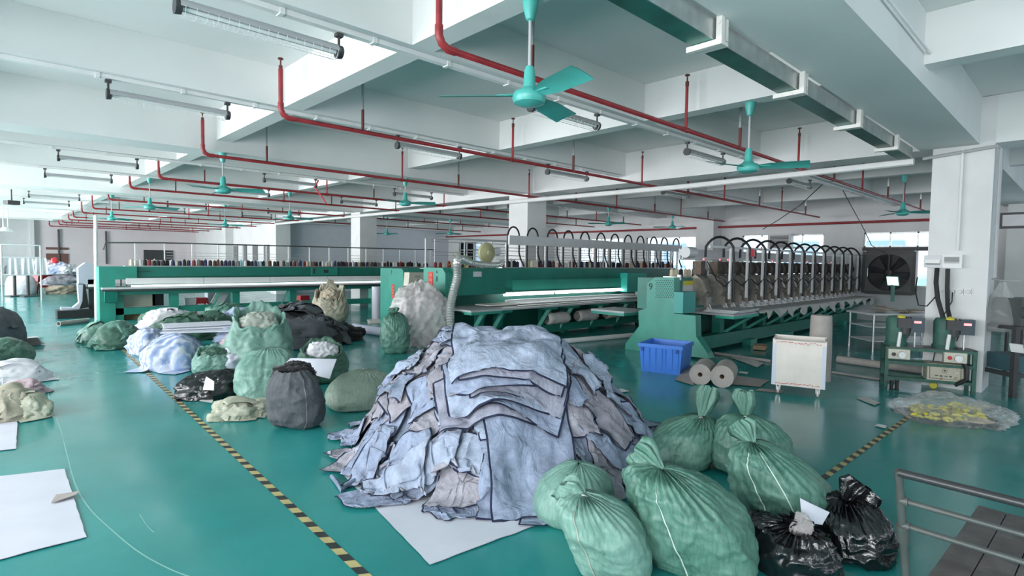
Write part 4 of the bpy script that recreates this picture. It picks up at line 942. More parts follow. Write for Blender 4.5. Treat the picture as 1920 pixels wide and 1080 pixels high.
for i in range(6):
    a = i * PI / 3 + .2; ca, sa = math.cos(a), math.sin(a); m = MB()
    m.add([(XW - .24, p.y + .1 * ca - .06 * sa, p.z + .1 * sa + .06 * ca), (XW - .16, p.y + .1 * ca + .06 * sa, p.z + .1 * sa - .06 * ca), (XW - .14, p.y + .58 * ca + .14 * sa, p.z + .58 * sa - .14 * ca), (XW - .25, p.y + .58 * ca - .12 * sa, p.z + .58 * sa + .12 * ca)], [(0, 1, 2, 3)])
    m.build('blade', 'dark', t)
MB().lathe([(0, -.06), (.1, -.05), (.11, .05), (0, .06)], (XW - .2, p.y, p.z), 16, ax='X').box((XW - .26, p.y - .03, p.z - .65), (XW - .22, p.y + .03, p.z + .65)).build('hub', 'dark', t)
MB().box((XW - .07, p.y - .66, p.z - .66), (XW - .05, p.y + .66, p.z + .66)).build('louvre', 'dark', t)
tag(MB().box((XW - .3, p.y - 1.1, p.z + .74), (XW - .04, p.y + .8, p.z + .86)).build('fan_ledge', 'dark'), 'dark ledge over the exhaust fan', 'ledge')
# window air conditioner
a, b = onX(1440, 439, XW - .3), onX(1482, 466, XW - .3); t = thing('air_conditioner', 'boxy air conditioner with a dark louvred grille in the window wall', 'air conditioner', (XW - .2, (a.y + b.y) / 2, b.z))
MB().box((XW - .3, b.y, b.z), (XW - .02, a.y, a.z)).build('casing', 'ac', t)
for i in range(9): MB().box((XW - .31, b.y + .08, b.z + .05 + i * (a.z - b.z - .1) / 9), (XW - .3, a.y - .08, b.z + .05 + (i + .6) * (a.z - b.z - .1) / 9)).build('grille_slat', 'dark', t)
# little lit screen on its stand
p = F(1674, 590); t = thing('control_screen', 'small lit screen on a green stand beyond machine 9', 'screen', tuple(onX(1676, 548, 19.8)))
q = onX(1674, 527, 19.8); MB().cbox(tuple(q), (.03, .34, .32), -.2, ry=-.35).build('bezel', 'green', t); MB().cbox((q.x - .022, q.y, q.z), (.005, .30, .27), -.2, ry=-.35).build('display', 'screen', t)
MB().box((q.x + .02, q.y - .04, .84), (q.x + .08, q.y + .04, q.z)).build('stand', 'green', t)
# hanging bag beside the column
def lump_pts(w, d, h, seed, nu=64, nv=40, sq=2.4, amp=.06, rid=.05, fs=3.0, flat=.35, top=1.0):
    P = []
    for i in range(nv + 1):
        ph = PI * i / nv; row = []
        for j in range(nu):
            th = 2 * PI * j / nu; s, c = math.sin(ph), -math.cos(ph)
            ca, sa = math.cos(th), math.sin(th); q = (abs(ca) ** sq + abs(sa) ** sq) ** (-1 / sq)
            x, y, z = s ** .8 * ca * q, s ** .8 * sa * q, c
            dsp = 1 + amp * 2 * nz(x * 1.3 + seed, y * 1.3, z * 1.3) + rid * (ridge(x * fs + seed, y * fs, z * fs + seed) - .4) + rid * .5 * (ridge(x * fs * 2.3 + seed, y * fs * 2.3, z * fs * 2.3) - .4)
            z = z * dsp
            z = max(z, -flat); zz = (z + flat) / (1 + flat)
            row.append((x * dsp * w / 2, y * dsp * d / 2, zz * h))
        P.append(row)
    return np.array(P)
def lump(name, mat, c, w, d, h, rz, label, cat, seed, group=None, **k):
    P = lump_pts(w, d, h, seed, **k); m = MB().grid(P, wrap=True)
    c_, s_ = math.cos(rz), math.sin(rz); m.v = [(c[0] + x * c_ - y * s_, c[1] + x * s_ + y * c_, (c[2] if len(c) > 2 else 0) + z) for x, y, z in m.v]
    o = m.build(name, mat, smooth=True); return tag(o, label, cat, group) if label else o
p = onX(1877, 575, 11.3)
P = []
for i in range(26):
    s = i / 25; r = (.03 + .2 * math.sin(min(1, s * 1.02) * PI * .62) ** 1.3) if s < .9 else .2 * (1 - ((s - .9) / .1) ** 2) ** .5 + .001
    P.append([(p.x + r * 1.1 * math.cos(a) * (1 + .15 * ridge(math.cos(a) * 2, math.sin(a) * 2, s * 4)), p.y + r * math.sin(a) * (1 + .15 * ridge(math.cos(a) * 2, 3, s * 4)), p.z + .38 - s * .78) for a in [2 * PI * k / 36 for k in range(36)]])
t = thing('hanging_plastic_bag', 'cloudy plastic bag hanging from a bar beside the column', 'bag', (p.x, p.y, p.z - .4))
MB().grid(np.array(P), wrap=True).build('bag', 'clearf', t, smooth=True)
lm = lump('x', 'clearf', (p.x, p.y, p.z - .38), .3, .28, .32, 0, None, None, 3, amp=.1, rid=.2); bpy.data.objects.remove(lm)
conduit([(p.x, 1.12, p.z + .42), (p.x, p.y, p.z + .40), (p.x, p.y - .2, p.z + .40)], .012, 'grey', 'short grey bar holding the plastic bag beside the column', nm='hanger_bar', cat='bar')
# dark machine stand at the right edge
a = F(1898, 747); t = thing('machine_stand', 'dark steel stand with a white tag cut by the right edge of the photo', 'stand', (a.x, a.y, 0), -.75)
MB().box((0, 0, 0), (.07, .07, 1.0)).build('leg', 'dark', t, w=False); MB().box((0, .7, 0), (.07, .77, 1.0)).build('leg', 'dark', t, w=False); MB().box((1.0, 0, 0), (1.07, .07, 1.0)).build('leg', 'dark', t, w=False)
MB().box((0, 0, 1.0), (1.1, .8, 1.05)).build('top', 'dark', t, w=False); MB().box((.07, 0, .3), (1.0, .05, .36)).box((0, .07, .3), (.05, .7, .36)).build('rail', 'dark', t, w=False)
MB().box((.15, .1, 1.05), (.9, .6, 1.45)).tube([(.2, .1, 1.25), (.2, -.05, 1.25)], .08, 12).build('machine_body', 'gpaint', t, w=False)
MB().cbox((-.05, -.08, .75), (.02, .16, .13), .3, ry=-.4).tube([(-.03, -.05, .72), (.3, .3, .6)], .008, 6).build('white_tag', 'white', t, w=False)
MB().box((.12, .1, .36), (.8, .6, .6)).build('motor', mk('teal motor', (.05, .12, .14), .5), t, w=False)
a = F(1884, 700); t = thing('machine_stand', 'thin legged dark stand with a beige machine in the gloom behind the hanging bag', 'stand', (a.x, a.y, 0), -.7)
for x, y in ((0, 0), (.9, 0), (0, .6), (.9, .6)): MB().box((x, y, 0), (x + .04, y + .04, .9)).build('leg', 'dark', t, w=False)
MB().box((-.03, -.03, .9), (1.0, .7, .93)).build('top', 'dark', t, w=False); MB().box((.2, .1, .93), (.8, .5, 1.3)).build('machine_body', 'beige', t, w=False)
tag(MB().box((16.5, -1.2, 0), (17.6, .3, .8)).build('crate', 'card'), 'brown box in the dim aisle beyond the column', 'box')
# hanging sign box right of the column
p = onX(1903, 413, 16); t = thing('fan_housing', 'grey framed panel under the ceiling right of the column', 'panel', (16, p.y, p.z)); MB().box((16, p.y - .45, p.z - .17), (16.1, p.y + .25, p.z + .17)).build('frame', 'dark', t); MB().box((15.98, p.y - .4, p.z - .12), (16, p.y + .2, p.z + .12)).build('face', 'lgrey', t)
# flat bed trolley at the lower right
H1 = .95; P1 = F(1685, 886, H1); P2 = F(1925, 946, H1); dv = (P2 - P1).normalized(); L = .78
P2 = P1 + dv * L; back = Vector((-dv.y, dv.x, 0))
if back.x < 0: back = -back
t = thing('platform_trolley', 'flat trolley with a grey board deck and worn pipe handle at the lower right', 'trolley', (P1.x, P1.y, 0))
lean = Vector((.10, .02, 0)) 
def up(s, z): b0 = (P1 if s == 0 else P2); return Vector((b0.x, b0.y, 0)) + back * (.38 * (H1 - z)) + Vector((0, 0, z))
MB().tube([up(0, H1), up(1, H1)], .019, 14).build('top_handle', 'dsteel', t, smooth='auto')
for s in (0, 1): MB().tube([up(s, H1 + .01), up(s, .8)], .017, 12).build('upright', 'gpaint', t, smooth='auto'); MB().tube([up(s, .8), up(s, .2)], .0175, 12).tube([up(s, .67), up(s, .58)], .026, 12).build('upright', 'gpaint', t, smooth='auto')
for z in (.805, .67): MB().tube([up(0, z), up(1, z)], .013, 12).tube([up(0, z) - dv * .0, up(0, z) + dv * .03], .02, 12).build('cross_rail', 'gpaint', t, smooth='auto')
b0 = Vector((P1.x, P1.y, 0)) + back * .29
m = MB(); n = 5; wd = L / n
for i in range(n):
    p = b0 + dv * (wd * (i + .5)) + back * .88; m.cbox((p.x, p.y, .2), (1.74, wd - .006, .03), math.atan2(back.y, back.x))
m.build('deck', 'plank', t)
for s in (.03, .97):
    p = b0 + dv * (L * s); MB().bar((p.x, p.y, .165), (p.x + back.x * 1.75, p.y + back.y * 1.75, .165), .04, .04).build('deck_frame', 'gpaint', t)
    for q in (.2, 1.55):
        w_ = p + back * q; MB().lathe([(0, -.02), (.06, -.02), (.065, 0), (.06, .02), (0, .02)], (w_.x, w_.y, .066), 16, ax='Y').build('wheel', 'black', t, smooth='auto'); MB().cbox((w_.x, w_.y, .125), (.06, .06, .04)).build('fork', 'gpaint', t)
# ================================================================== soft things
def smoothi(xs, ys, x):      # monotone-ish smooth interpolation
    return np.interp(x, xs, ys)
def cam_dir(p): d = Vector((p[0], p[1], 0)); d.normalize(); return d
def facing(p): d = cam_dir(p); return math.atan2(d.y, d.x) - PI / 2       # local -y looks to the camera
BODY = dict(plump=([0, .10, .22, .36, .52, .68, .80, .90, .96, 1.0], [0, .62, .90, 1.0, 1.0, .92, .72, .42, .2, .07], [0, .0, .06, .22, .45, .68, .84, .95, .99, 1.0]),
            tall=([0, .10, .22, .36, .52, .68, .80, .90, .96, 1.0], [0, .60, .84, .92, 1.0, 1.0, .82, .46, .2, .06], [0, .0, .05, .2, .42, .66, .85, .96, .99, 1.0]),
            pyr=([0, .10, .22, .36, .52, .68, .80, .90, .96, 1.0], [0, .5, .78, .98, 1.04, .94, .76, .5, .25, .08], [0, .0, .04, .18, .40, .66, .84, .96, .99, 1.0]))
def body_grid(w, d, h, kind, lean, seed, nu=150, nv=100, sq=3.0, pleat=.030, npl=30, crease=.016, fs=5., bulge=.05, top_cut=1.0):
    T, Rr, Z = BODY[kind]; ts = np.linspace(0, top_cut, nv); 
    fine = np.linspace(0, 1, 400); rr = np.interp(fine, T, Rr); zz = np.interp(fine, T, Z)
    kz = np.hanning(41); kz /= kz.sum(); pad = 20
    rr2 = np.convolve(np.pad(rr, pad, mode='edge'), kz, 'valid'); zz2 = np.convolve(np.pad(zz, pad, mode='edge'), kz, 'valid')
    rr2[0] = 0; rr2[-40:] = np.minimum(rr2[-40:], np.linspace(rr2[-40], .05, 40) * 1.0 + 0)
    R_ = np.interp(ts, fine, rr2); Zt = np.interp(ts, fine, zz2)
    th = np.linspace(0, 2 * PI, nu, endpoint=False); ca, sa = np.cos(th), np.sin(th)
    n_ = sq; q = (np.abs(ca) ** n_ + np.abs(sa) ** n_) ** (-1 / n_)
    k = np.clip((.85 - ts) / .5, 0, 1)[:, None]
    Q = 1 + (q[None] - 1) * k
    X = R_[:, None] * Q * ca[None] * w / 2; Y = R_[:, None] * Q * sa[None] * d / 2; Zg = np.repeat(Zt[:, None] * h, nu, 1)
    # big soft bulges
    P = np.stack([X, Y, Zg], -1)
    def normals(P):
        du = np.roll(P, -1, 1) - np.roll(P, 1, 1); dv = np.gradient(P, axis=0); N = np.cross(du, dv); L = np.linalg.norm(N, axis=2, keepdims=True); return N / np.maximum(L, 1e-9)
    N = normals(P)
    D = np.zeros((nv, nu)); rs = random.Random(seed); ph = [rs.uniform(0, 6) for _ in range(6)]
    neck = np.clip(1 - (1 - ts) / .62, 0, 1)[:, None]
    pl = np.zeros(nu)
    wob = .9 * np.sin(th * 2 + ph[0]) + .7 * np.sin(th * 3 + ph[1]) + .35 * np.sin(7 * th + ph[2])
    ampv = .55 + .45 * np.sin(th * 4 + ph[3]) 
    for i in range(nv):
        s = (1 - ts[i]); 
        p1 = 1 - np.abs(np.sin((npl / 2) * th + wob + s * 1.2 * np.sin(th * 3 + ph[4]))) ** .7 * 2
        p2 = np.sin(npl * .8 * th + 1.7 * wob + ph[5])
        e = math.exp(-max(0, s - .04) / .13); e2 = math.exp(-s / .28)
        D[i] += (pleat * e * p1 * (.35 + .65 * min(1, R_[i] * 2.4)) + pleat * .45 * e2 * p2 * ampv * min(1, R_[i] * 1.6))
    for i in range(nv):
        for j in range(nu):
            x, y, z = P[i, j]; sx = seed * 3.7
            v = bulge * nz(x * 2.2 + sx, y * 2.2, z * 2.2) + crease * (ridge(x * fs + sx, y * fs, z * fs * 1.3) - .45) + crease * .45 * (ridge(x * fs * 2.7 + sx, y * fs * 2.7, z * fs * 2.7) - .45)
            D[i, j] += v * min(1, R_[i] * 2)
    P = P + N * D[:, :, None]
    s = np.clip(P[:, :, 2] / h, 0, 1.1)
    P[:, :, 0] += lean[0] * s ** 1.6; P[:, :, 1] += lean[1] * s ** 1.6
    P[:, :, 2] = np.where(P[:, :, 2] < .0, P[:, :, 2] * .05, P[:, :, 2]); P[:, :, 2] = np.maximum(P[:, :, 2], .001)
    return P, (lean[0], lean[1], float(P[-1, :, 2].mean()))
def ear_mb(base, dirv, L, W, seed, npl=9, flat=.45, curl=0.0, nu=60, nv=26):
    """gathered mouth of a sack above its tie"""
    d = Vector(dirv).normalized(); a = d.cross(Vector((0, 1, .2))); a.normalize(); b = d.cross(a).normalized(); P = []
    rs = random.Random(seed); ph = rs.uniform(0, 6)
    for i in range(nv):
        s = i / (nv - 1); r = .022 + W * (1 - (1 - s) ** 1.7) * (1 - .35 * max(0, s - .7) / .3); row = []
        ctr = Vector(base) + d * (L * s) + Vector((0, 0, -curl * s * s * L))
        for j in range(nu):
            th = 2 * PI * j / nu
            k = 1 + (.42 * (1 - abs(math.sin(npl / 2 * th + ph)) * 2) + .2 * math.sin(npl * 1.7 * th + ph * 2)) * min(1, .4 + s) + .25 * nz(math.cos(th) * 2 + seed, math.sin(th) * 2, s * 3)
            ed = .12 * L * nz(math.cos(th) * 1.6, math.sin(th) * 1.6 + seed, 4) * s
            row.append(ctr + a * (r * k * math.cos(th)) + b * (r * k * flat * math.sin(th)) + d * ed)
        P.append(row)
    return MB().grid(np.array([[tuple(v) for v in r] for r in P]), wrap=True)
def sack(px, py, wpx, d, h, label, seed, mat='pp', kind='plump', lean=(0, -.12), rot=0, ear=((-.5, -.2, .9), .16, .09), name='woven_sack', cat='sack', tie='black', seams=(), floor=None, group=None, **k):
    p = floor if floor is not None else F(px, py); dr = cam_dir(p); dist = math.hypot(p.x, p.y) * math.cos(math.atan2(p.x * .688 * 0 + 0, 1)) 
    fwd = p.x * .688 + p.y * .724; w = wpx * fwd / FPX; c = Vector((p.x, p.y, 0)) + dr * (d / 2)
    t = thing(name, label, cat, (c.x, c.y, 0), facing(p) + rot, group)
    P, nk = body_grid(w, d, h, kind, lean, seed, **k)
    MB().grid(P, wrap=True).build('body', mat, t, w=False, smooth=True)
    if ear:
        ed, L, W = ear[:3]; ear_mb((nk[0], nk[1], nk[2] - .01), ed, L, W, seed, curl=ear[3] if len(ear) > 3 else 0).build('tied_mouth', mat, t, w=False, smooth=True)
        MB().tube([(nk[0] + .032 * math.cos(a), nk[1] + .032 * math.sin(a), nk[2] + .006 * math.sin(3 * a)) for a in [2 * PI * q / 14 for q in range(15)]], .007, 6).build('tie', tie, t, w=False)
    for th, mt, w_ in seams:
        nu = P.shape[1]; j = int(th / (2 * PI) * nu) % nu; m = MB(); rows_ = []
        for i in range(12, P.shape[0] - 10): a = P[i, j]; b = P[i, (j + 1) % nu]; n = np.cross(P[i, (j + 1) % nu] - P[i, j - 1], P[i + 1, j] - P[i - 1, j]); n = n / (np.linalg.norm(n) + 1e-9); e_ = (b - a) / (np.linalg.norm(b - a) + 1e-9); rows_.append([a + n * .003 - e_ * w_, a + n * .005, a + n * .003 + e_ * w_])
        m.grid(np.array(rows_)).build('seam', mt, t, w=False, smooth=True)
    return t
M['seamw'] = mk('white seam', (.62, .74, .68), .5); M['seamp'] = mk('faded pink line', (.42, .45, .38), .5)
# the six green sacks in front
s1 = sack(1148, 1112, 178, .55, .52, 'plump green woven sack with a pale knot, in front beside the denim heap', 11, lean=(-.18, -.16), kind='tall', sq=4, ear=((-.75, -.1, .55), .17, .07, .2), mat='ppl', tie='seamw', seams=((4.35, 'seamp', .004),))
s0 = sack(1070, 1000, 150, .55, .40, 'smooth green sack half hidden between the denim heap and the front left sack', 12, lean=(.05, 0), kind='plump', ear=None, mat='ppl', sq=2.4, pleat=.01, crease=.006)
s2 = sack(1318, 1108, 232, .72, .62, 'biggest green woven sack in the centre of the front row, white seam down it', 13, lean=(-.26, -.18), kind='tall', sq=4, ear=((-.85, .35, .55), .22, .075, .1), mat='pp', seams=((4.45, 'seamw', .005),), crease=.02)
s3 = sack(1484, 1018, 190, .68, .60, 'green woven sack at the right of the front row with two white seams', 14, lean=(-.24, -.20), rot=-.2, ear=((-.75, .3, .8), .20, .07, .1), mat='pp', seams=((4.6, 'seamw', .004), (5.15, 'seamw', .004)), crease=.02)
s5 = sack(1405, 905, 165, .55, .52, 'green sack in the second row with a tall upright tied mouth', 15, lean=(-.05, -.02), ear=((-.05, 0, 1), .25, .065), mat='pp', tie='seamw')
s4 = sack(1270, 885, 140, .55, .46, 'farthest green sack of the front group, slumped, with a tall twisted mouth', 16, lean=(.2, 0), ear=((.25, .1, 1), .30, .065), mat='pp', tie='pinkcloth')
s6 = sack(1130, 850, 130, .35, .16, 'flattened green sack peeking out between the denim heap and the front sacks', 17, lean=(.1, 0), ear=((.8, 0, .5), .25, .1), mat='ppd')
# loop shaped tied mouth on the back sack
# black bin bags
b1 = sack(1478, 1092, 165, .52, .27, 'shiny black bin bag with a pale plastic knot, lowest in the front right', 21, mat='bag', kind='plump', lean=(.03, -.08), ear=((.2, -.5, .6), .12, .07), name='bin_bag', cat='bag', tie='clear2', pleat=.045, crease=.03, fs=6, bulge=.08, sq=2.4)
b2 = sack(1598, 1068, 128, .48, .30, 'shiny black bin bag with spiky tied ears behind the first black bag', 22, mat='bag', kind='plump', lean=(-.05, 0.05), ear=((.5, .1, .7), .18, .10), name='bin_bag', cat='bag', tie='bag', pleat=.045, crease=.03, fs=6, bulge=.08, sq=2.4)
b3 = sack(1425, 1058, 90, .5, .22, 'black bin bag squeezed between the big green sack and the shiny bag', 23, mat='bag', kind='plump', lean=(0, 0), ear=None, name='bin_bag', cat='bag', pleat=.03, crease=.03, fs=6, bulge=.08)
p = at(b1, (.05, -.12, .34)); bpy.context.view_layer.update(); p = b1.matrix_world @ Vector((.06, -.13, .26))
o = lump('plastic_wrap', 'clear', (p.x, p.y, p.z), .13, .12, .11, .3, 'crumpled clear plastic knot on the first black bag', 'plastic', 31, amp=.14, rid=.14, fs=2.2)
p = b1.matrix_world @ Vector((.12, .02, .30)); sheet([(p.x - .04, p.y + .05, p.z - .03), (p.x + .03, p.y - .05, p.z - .04), (p.x + .16, p.y - .05, p.z + .00), (p.x - .03, p.y + .07, p.z + .11)], 'white_scrap', 'paper', 'white scrap of cloth sticking out between the two black bags', 'scrap', wav=.01, n=6)

# ---------------------------------------------------------------- height field for draping
class HF:
    def __init__(s, x0, y0, x1, y1, r):
        s.x0, s.y0, s.r = x0, y0, r; s.nx = int((x1 - x0) / r) + 1; s.ny = int((y1 - y0) / r) + 1; s.h = np.zeros((s.nx, s.ny))
    def samp(s, X, Y):
        u = np.clip((X - s.x0) / s.r, 0, s.nx - 2.001); v = np.clip((Y - s.y0) / s.r, 0, s.ny - 2.001); i = u.astype(int); j = v.astype(int); fu = u - i; fv = v - j; h = s.h
        a, b, c, d = h[i, j], h[i + 1, j], h[i, j + 1], h[i + 1, j + 1]
        z = a * (1 - fu) * (1 - fv) + b * fu * (1 - fv) + c * (1 - fu) * fv + d * fu * fv
        return z, ((b - a) * (1 - fv) + (d - c) * fv) / s.r, ((c - a) * (1 - fu) + (d - b) * fu) / s.r
    def stamp(s, P, t=.006):
        # refine the grid of points and write the maxima
        Q = P
        for _ in range(2):
            A = np.empty((Q.shape[0] * 2 - 1, Q.shape[1], 3)); A[::2] = Q; A[1::2] = (Q[1:] + Q[:-1]) / 2; B = np.empty((A.shape[0], A.shape[1] * 2 - 1, 3)); B[:, ::2] = A; B[:, 1::2] = (A[:, 1:] + A[:, :-1]) / 2; Q = B
        Q = Q.reshape(-1, 3); i = np.round((Q[:, 0] - s.x0) / s.r).astype(int); j = np.round((Q[:, 1] - s.y0) / s.r).astype(int); ok = (i >= 0) & (j >= 0) & (i < s.nx) & (j < s.ny)
        np.maximum.at(s.h, (i[ok], j[ok]), Q[ok, 2] + t)
    def blur(s, n=1):
        for _ in range(n):
            h = s.h; g = h.copy(); g[1:-1, 1:-1] = (h[1:-1, 1:-1] * 4 + h[:-2, 1:-1] + h[2:, 1:-1] + h[1:-1, :-2] + h[1:-1, 2:]) / 8; s.h = g
hf = HF(-.6, 1.2, 9.0, 18.5, .025)
rng = np.random.RandomState(4)
def drape(ctr, ang, L, W, top=None, fold=1.0, steps=70, comp=.72, step=.036, mats=None, name='denim_piece', taper=.75, fric=.75, hfield=None, iters=5, bend=.35, build=True, tilt=0, seed=None, thick=.007, rim=True, crump=.05, curve=0.):
    """let one cut panel fall on the height field (position based cloth)"""
    H_ = hfield or hf
    nu = max(8, int(L / step)); nv = max(6, int(W / step))
    us = np.linspace(0, L, nu); vs = np.linspace(-W / 2, W / 2, nv)
    if rim: us = np.concatenate([[0, .018], us[1:-1], [L - .018, L]]); vs = np.concatenate([[-W / 2, -W / 2 + .018], vs[1:-1], [W / 2 - .018, W / 2]])
    U, V = np.meshgrid(us, vs, indexing='ij'); tp = 1 - (1 - taper) * (U / L)
    rest = np.stack([U - L / 2, V * tp + curve * np.sin(U / L * PI) , 0 * U], -1)
    ca, sa = math.cos(ang), math.sin(ang); P = rest.copy() * comp
    nzx = rng.randn(*U.shape) * .004
    a1, a2, p1, p2 = rng.uniform(4, 9, 2).tolist() + rng.uniform(0, 6, 2).tolist()
    P[:, :, 2] = crump * (np.sin(a1 * U + p1 + 2 * np.sin(5 * V + p2)) + .8 * np.sin(a2 * V + p2 + 2 * np.sin(4 * U))) + nzx
    X = P[:, :, 0] * ca - P[:, :, 1] * sa + ctr[0]; Y = P[:, :, 0] * sa + P[:, :, 1] * ca + ctr[1]
    z0 = H_.samp(X, Y)[0]
    base = (top if top is not None else 0)
    P = np.stack([X, Y, P[:, :, 2] + np.maximum(z0 * .85 + z0.max() * .15, base) + .06], -1)
    prev = P.copy()
    cons = []
    def con(sl1, sl2, st):
        cons.append((sl1, sl2, np.linalg.norm(rest[sl1] - rest[sl2], axis=-1), st))
    S = slice
    n1, n2 = rest.shape[:2]
    for o_ in (0, 1):
        a = S(o_, n1 - 1, 2); b = S(o_ + 1, n1, 2); con((a, S(None)), (b, S(None)), 1.)
        a = S(o_, n2 - 1, 2); b = S(o_ + 1, n2, 2); con((S(None), a), (S(None), b), 1.)
    for o_ in (0, 1):
        a = S(o_, n1 - 1, 2); b = S(o_ + 1, n1, 2); con((a, S(0, n2 - 1)), (b, S(1, n2)), .35); con((a, S(1, n2)), (b, S(0, n2 - 1)), .35)
    for o_ in (0, 1):
        con((S(o_, n1 - 2, 3), S(None)), (S(o_ + 2, n1, 3), S(None)), bend) if False else None
    g = 9.8 * .02 * .02
    for it in range(steps):
        v = (P - prev) * .93; prev = P.copy(); P = P + v; P[:, :, 2] -= g
        for _ in range(iters):
            for a, b, r, st in cons:
                A, B = P[a], P[b]; m_ = min(A.shape[0], B.shape[0]), min(A.shape[1], B.shape[1])
                A = A[:m_[0], :m_[1]]; B = B[:m_[0], :m_[1]]; rr = r[:m_[0], :m_[1]]
                d = B - A; l = np.sqrt((d * d).sum(-1)) + 1e-9; c = (d * (.5 * st * (l - rr) / l)[:, :, None])
                P[a][:m_[0], :m_[1]] += c; P[b][:m_[0], :m_[1]] -= c
            # light bending resistance
            q = P[1:-1, :]; P[1:-1, :] += ((P[:-2, :] + P[2:, :]) * .5 - q) * (.04 * bend); q = P[:, 1:-1]; P[:, 1:-1] += ((P[:, :-2] + P[:, 2:]) * .5 - q) * (.04 * bend)
        z, gx, gy = H_.samp(P[:, :, 0], P[:, :, 1]); gx = np.clip(gx, -2.5, 2.5); gy = np.clip(gy, -2.5, 2.5)
        pen = z + thick - P[:, :, 2]; hit = pen > 0
        n2_ = 1 / (1 + gx * gx + gy * gy); k = np.where(hit, pen, 0)
        wn_ = .25
        P[:, :, 2] += k * (1 - wn_ + wn_ * n2_); P[:, :, 0] += -gx * k * n2_ * wn_; P[:, :, 1] += -gy * k * n2_ * wn_
        f = np.where(hit, fric, 0)[:, :, None]; dxy = (P[:, :, :2] - prev[:, :, :2]); prev[:, :, :2] += dxy * f
        prev[:, :, 2] = np.where(hit, P[:, :, 2] - (P[:, :, 2] - prev[:, :, 2]) * .2, prev[:, :, 2])
    z = H_.samp(P[:, :, 0], P[:, :, 1])[0]; P[:, :, 2] = np.maximum(P[:, :, 2], z + .003)
    if build: H_.stamp(P)
    return P
def cloth_obj(P, name, mats, rim=True, label=None, cat=None, group=None, stitch=False):
    m = MB(); n1, n2 = P.shape[:2]; v = P.reshape(-1, 3).tolist(); f = []; mi = []
    for i in range(n1 - 1):
        for j in range(n2 - 1):
            f.append((i * n2 + j, (i + 1) * n2 + j, (i + 1) * n2 + j + 1, i * n2 + j + 1))
            mi.append(1 if rim and (i in (0, n1 - 2) or j in (0, n2 - 2)) else (1 if stitch and rim and i == 3 else 0))
    m.v = v; m.f = f; m.mi = mi
    o = m.build(name, mats, smooth=True); md = o.modifiers.new('s', 'SUBSURF'); md.levels = 1; md.render_levels = 1
    return tag(o, label, cat, group)
# ---------------------------------------------------------------- the white sheet and the denim heap
sh = [F(645, 893), F(806, 1061), F(1010, 985), F(1010, 985) + (F(645, 893) - F(806, 1061))]
sheet([sh[0], sh[1], sh[2], sh[3]], 'floor_sheet', 'paper', 'white paper sheet spread on the floor under the denim heap', 'sheet', wav=.006, n=24)
HC = Vector((3.93, 4.12)); fw_ = Vector((.69, .724)); rt_ = Vector((.724, -.69))
xs = hf.x0 + np.arange(hf.nx) * hf.r; ys = hf.y0 + np.arange(hf.ny) * hf.r; GX, GY = np.meshgrid(xs, ys, indexing='ij')
u_ = (GX - HC.x) * rt_.x + (GY - HC.y) * rt_.y; v_ = (GX - HC.x) * fw_.x + (GY - HC.y) * fw_.y
ru = np.where(u_ > 0, u_ / 1.42, u_ / 1.55); rv = np.where(v_ > 0, v_ / 1.3, v_ / 1.55)
rr_ = np.sqrt(ru ** 2 + rv ** 2); ex_ = 1 + .42 * np.clip(-u_ / (np.hypot(u_, v_) + .01), 0, 1) + .0 * np.clip(u_ / (np.hypot(u_, v_) + .01), 0, 1); rr_ = rr_ ** ex_; lump_n = np.vectorize(lambda x, y: nz(x * 1.7, y * 1.7, 5.))(GX[::4, ::4], GY[::4, ::4]); lump_n = np.kron(lump_n, np.ones((4, 4)))[:hf.nx, :hf.ny]
prof = np.interp(rr_, [0, .2, .38, .6, .8, .93, 1.0, 1.05], [1.08, 1.06, .97, .72, .42, .18, .06, 0])
l2 = np.vectorize(lambda x, y: nz(x * 4.5, y * 4.5, 9.))(GX[::2, ::2], GY[::2, ::2]); l2 = np.kron(l2, np.ones((2, 2)))[:hf.nx, :hf.ny]
heap = np.clip(prof + (.11 * lump_n + .10 * l2) * (prof > .04) * np.clip(prof * 3, 0, 1), 0, 9)
hf.h = np.maximum(hf.h, heap); hf.blur(4)
core = MB(); si = [i for i in range(0, hf.nx, 3) if 2.0 < xs[i] < 6.2]; sj = [j for j in range(0, hf.ny, 3) if 2.2 < ys[j] < 6.2]
for i in si:
    for j in sj:
        if heap[i, j] > .04 and i + 3 < hf.nx and j + 3 < hf.ny: core.add([(xs[a], ys[b], max(.001, hf.h[a, b] * .95 - .03)) for a, b in ((i, j), (i + 3, j), (i + 3, j + 3), (i, j + 3))], [(0, 1, 2, 3)])
tag(core.build('denim_heap_core', M['jeans'][2], smooth=True), 'dense inner mass of the heap of washed denim pieces', 'heap', None, 'stuff')
GR = 'washed denim pieces in the big heap'
labs = ['pale blue denim piece in the big heap', 'icy blue denim piece in the big heap', 'grey blue denim piece in the big heap', 'lavender grey denim piece in the big heap']
def pol(r, a): return HC + rt_ * (r * math.cos(a) * 1.5) + fw_ * (r * math.sin(a) * 1.5)
def where_(a, ring_):
    side = 'right side' if math.cos(a) > .55 else 'left side' if math.cos(a) < -.55 else 'back' if math.sin(a) > 0 else 'front'
    return 'at the foot of the ' + side if ring_ < 1 else 'low on the ' + side if ring_ < 3 else 'halfway up the ' + side if ring_ < 5 else 'near the crest on the ' + side
cnt = 0
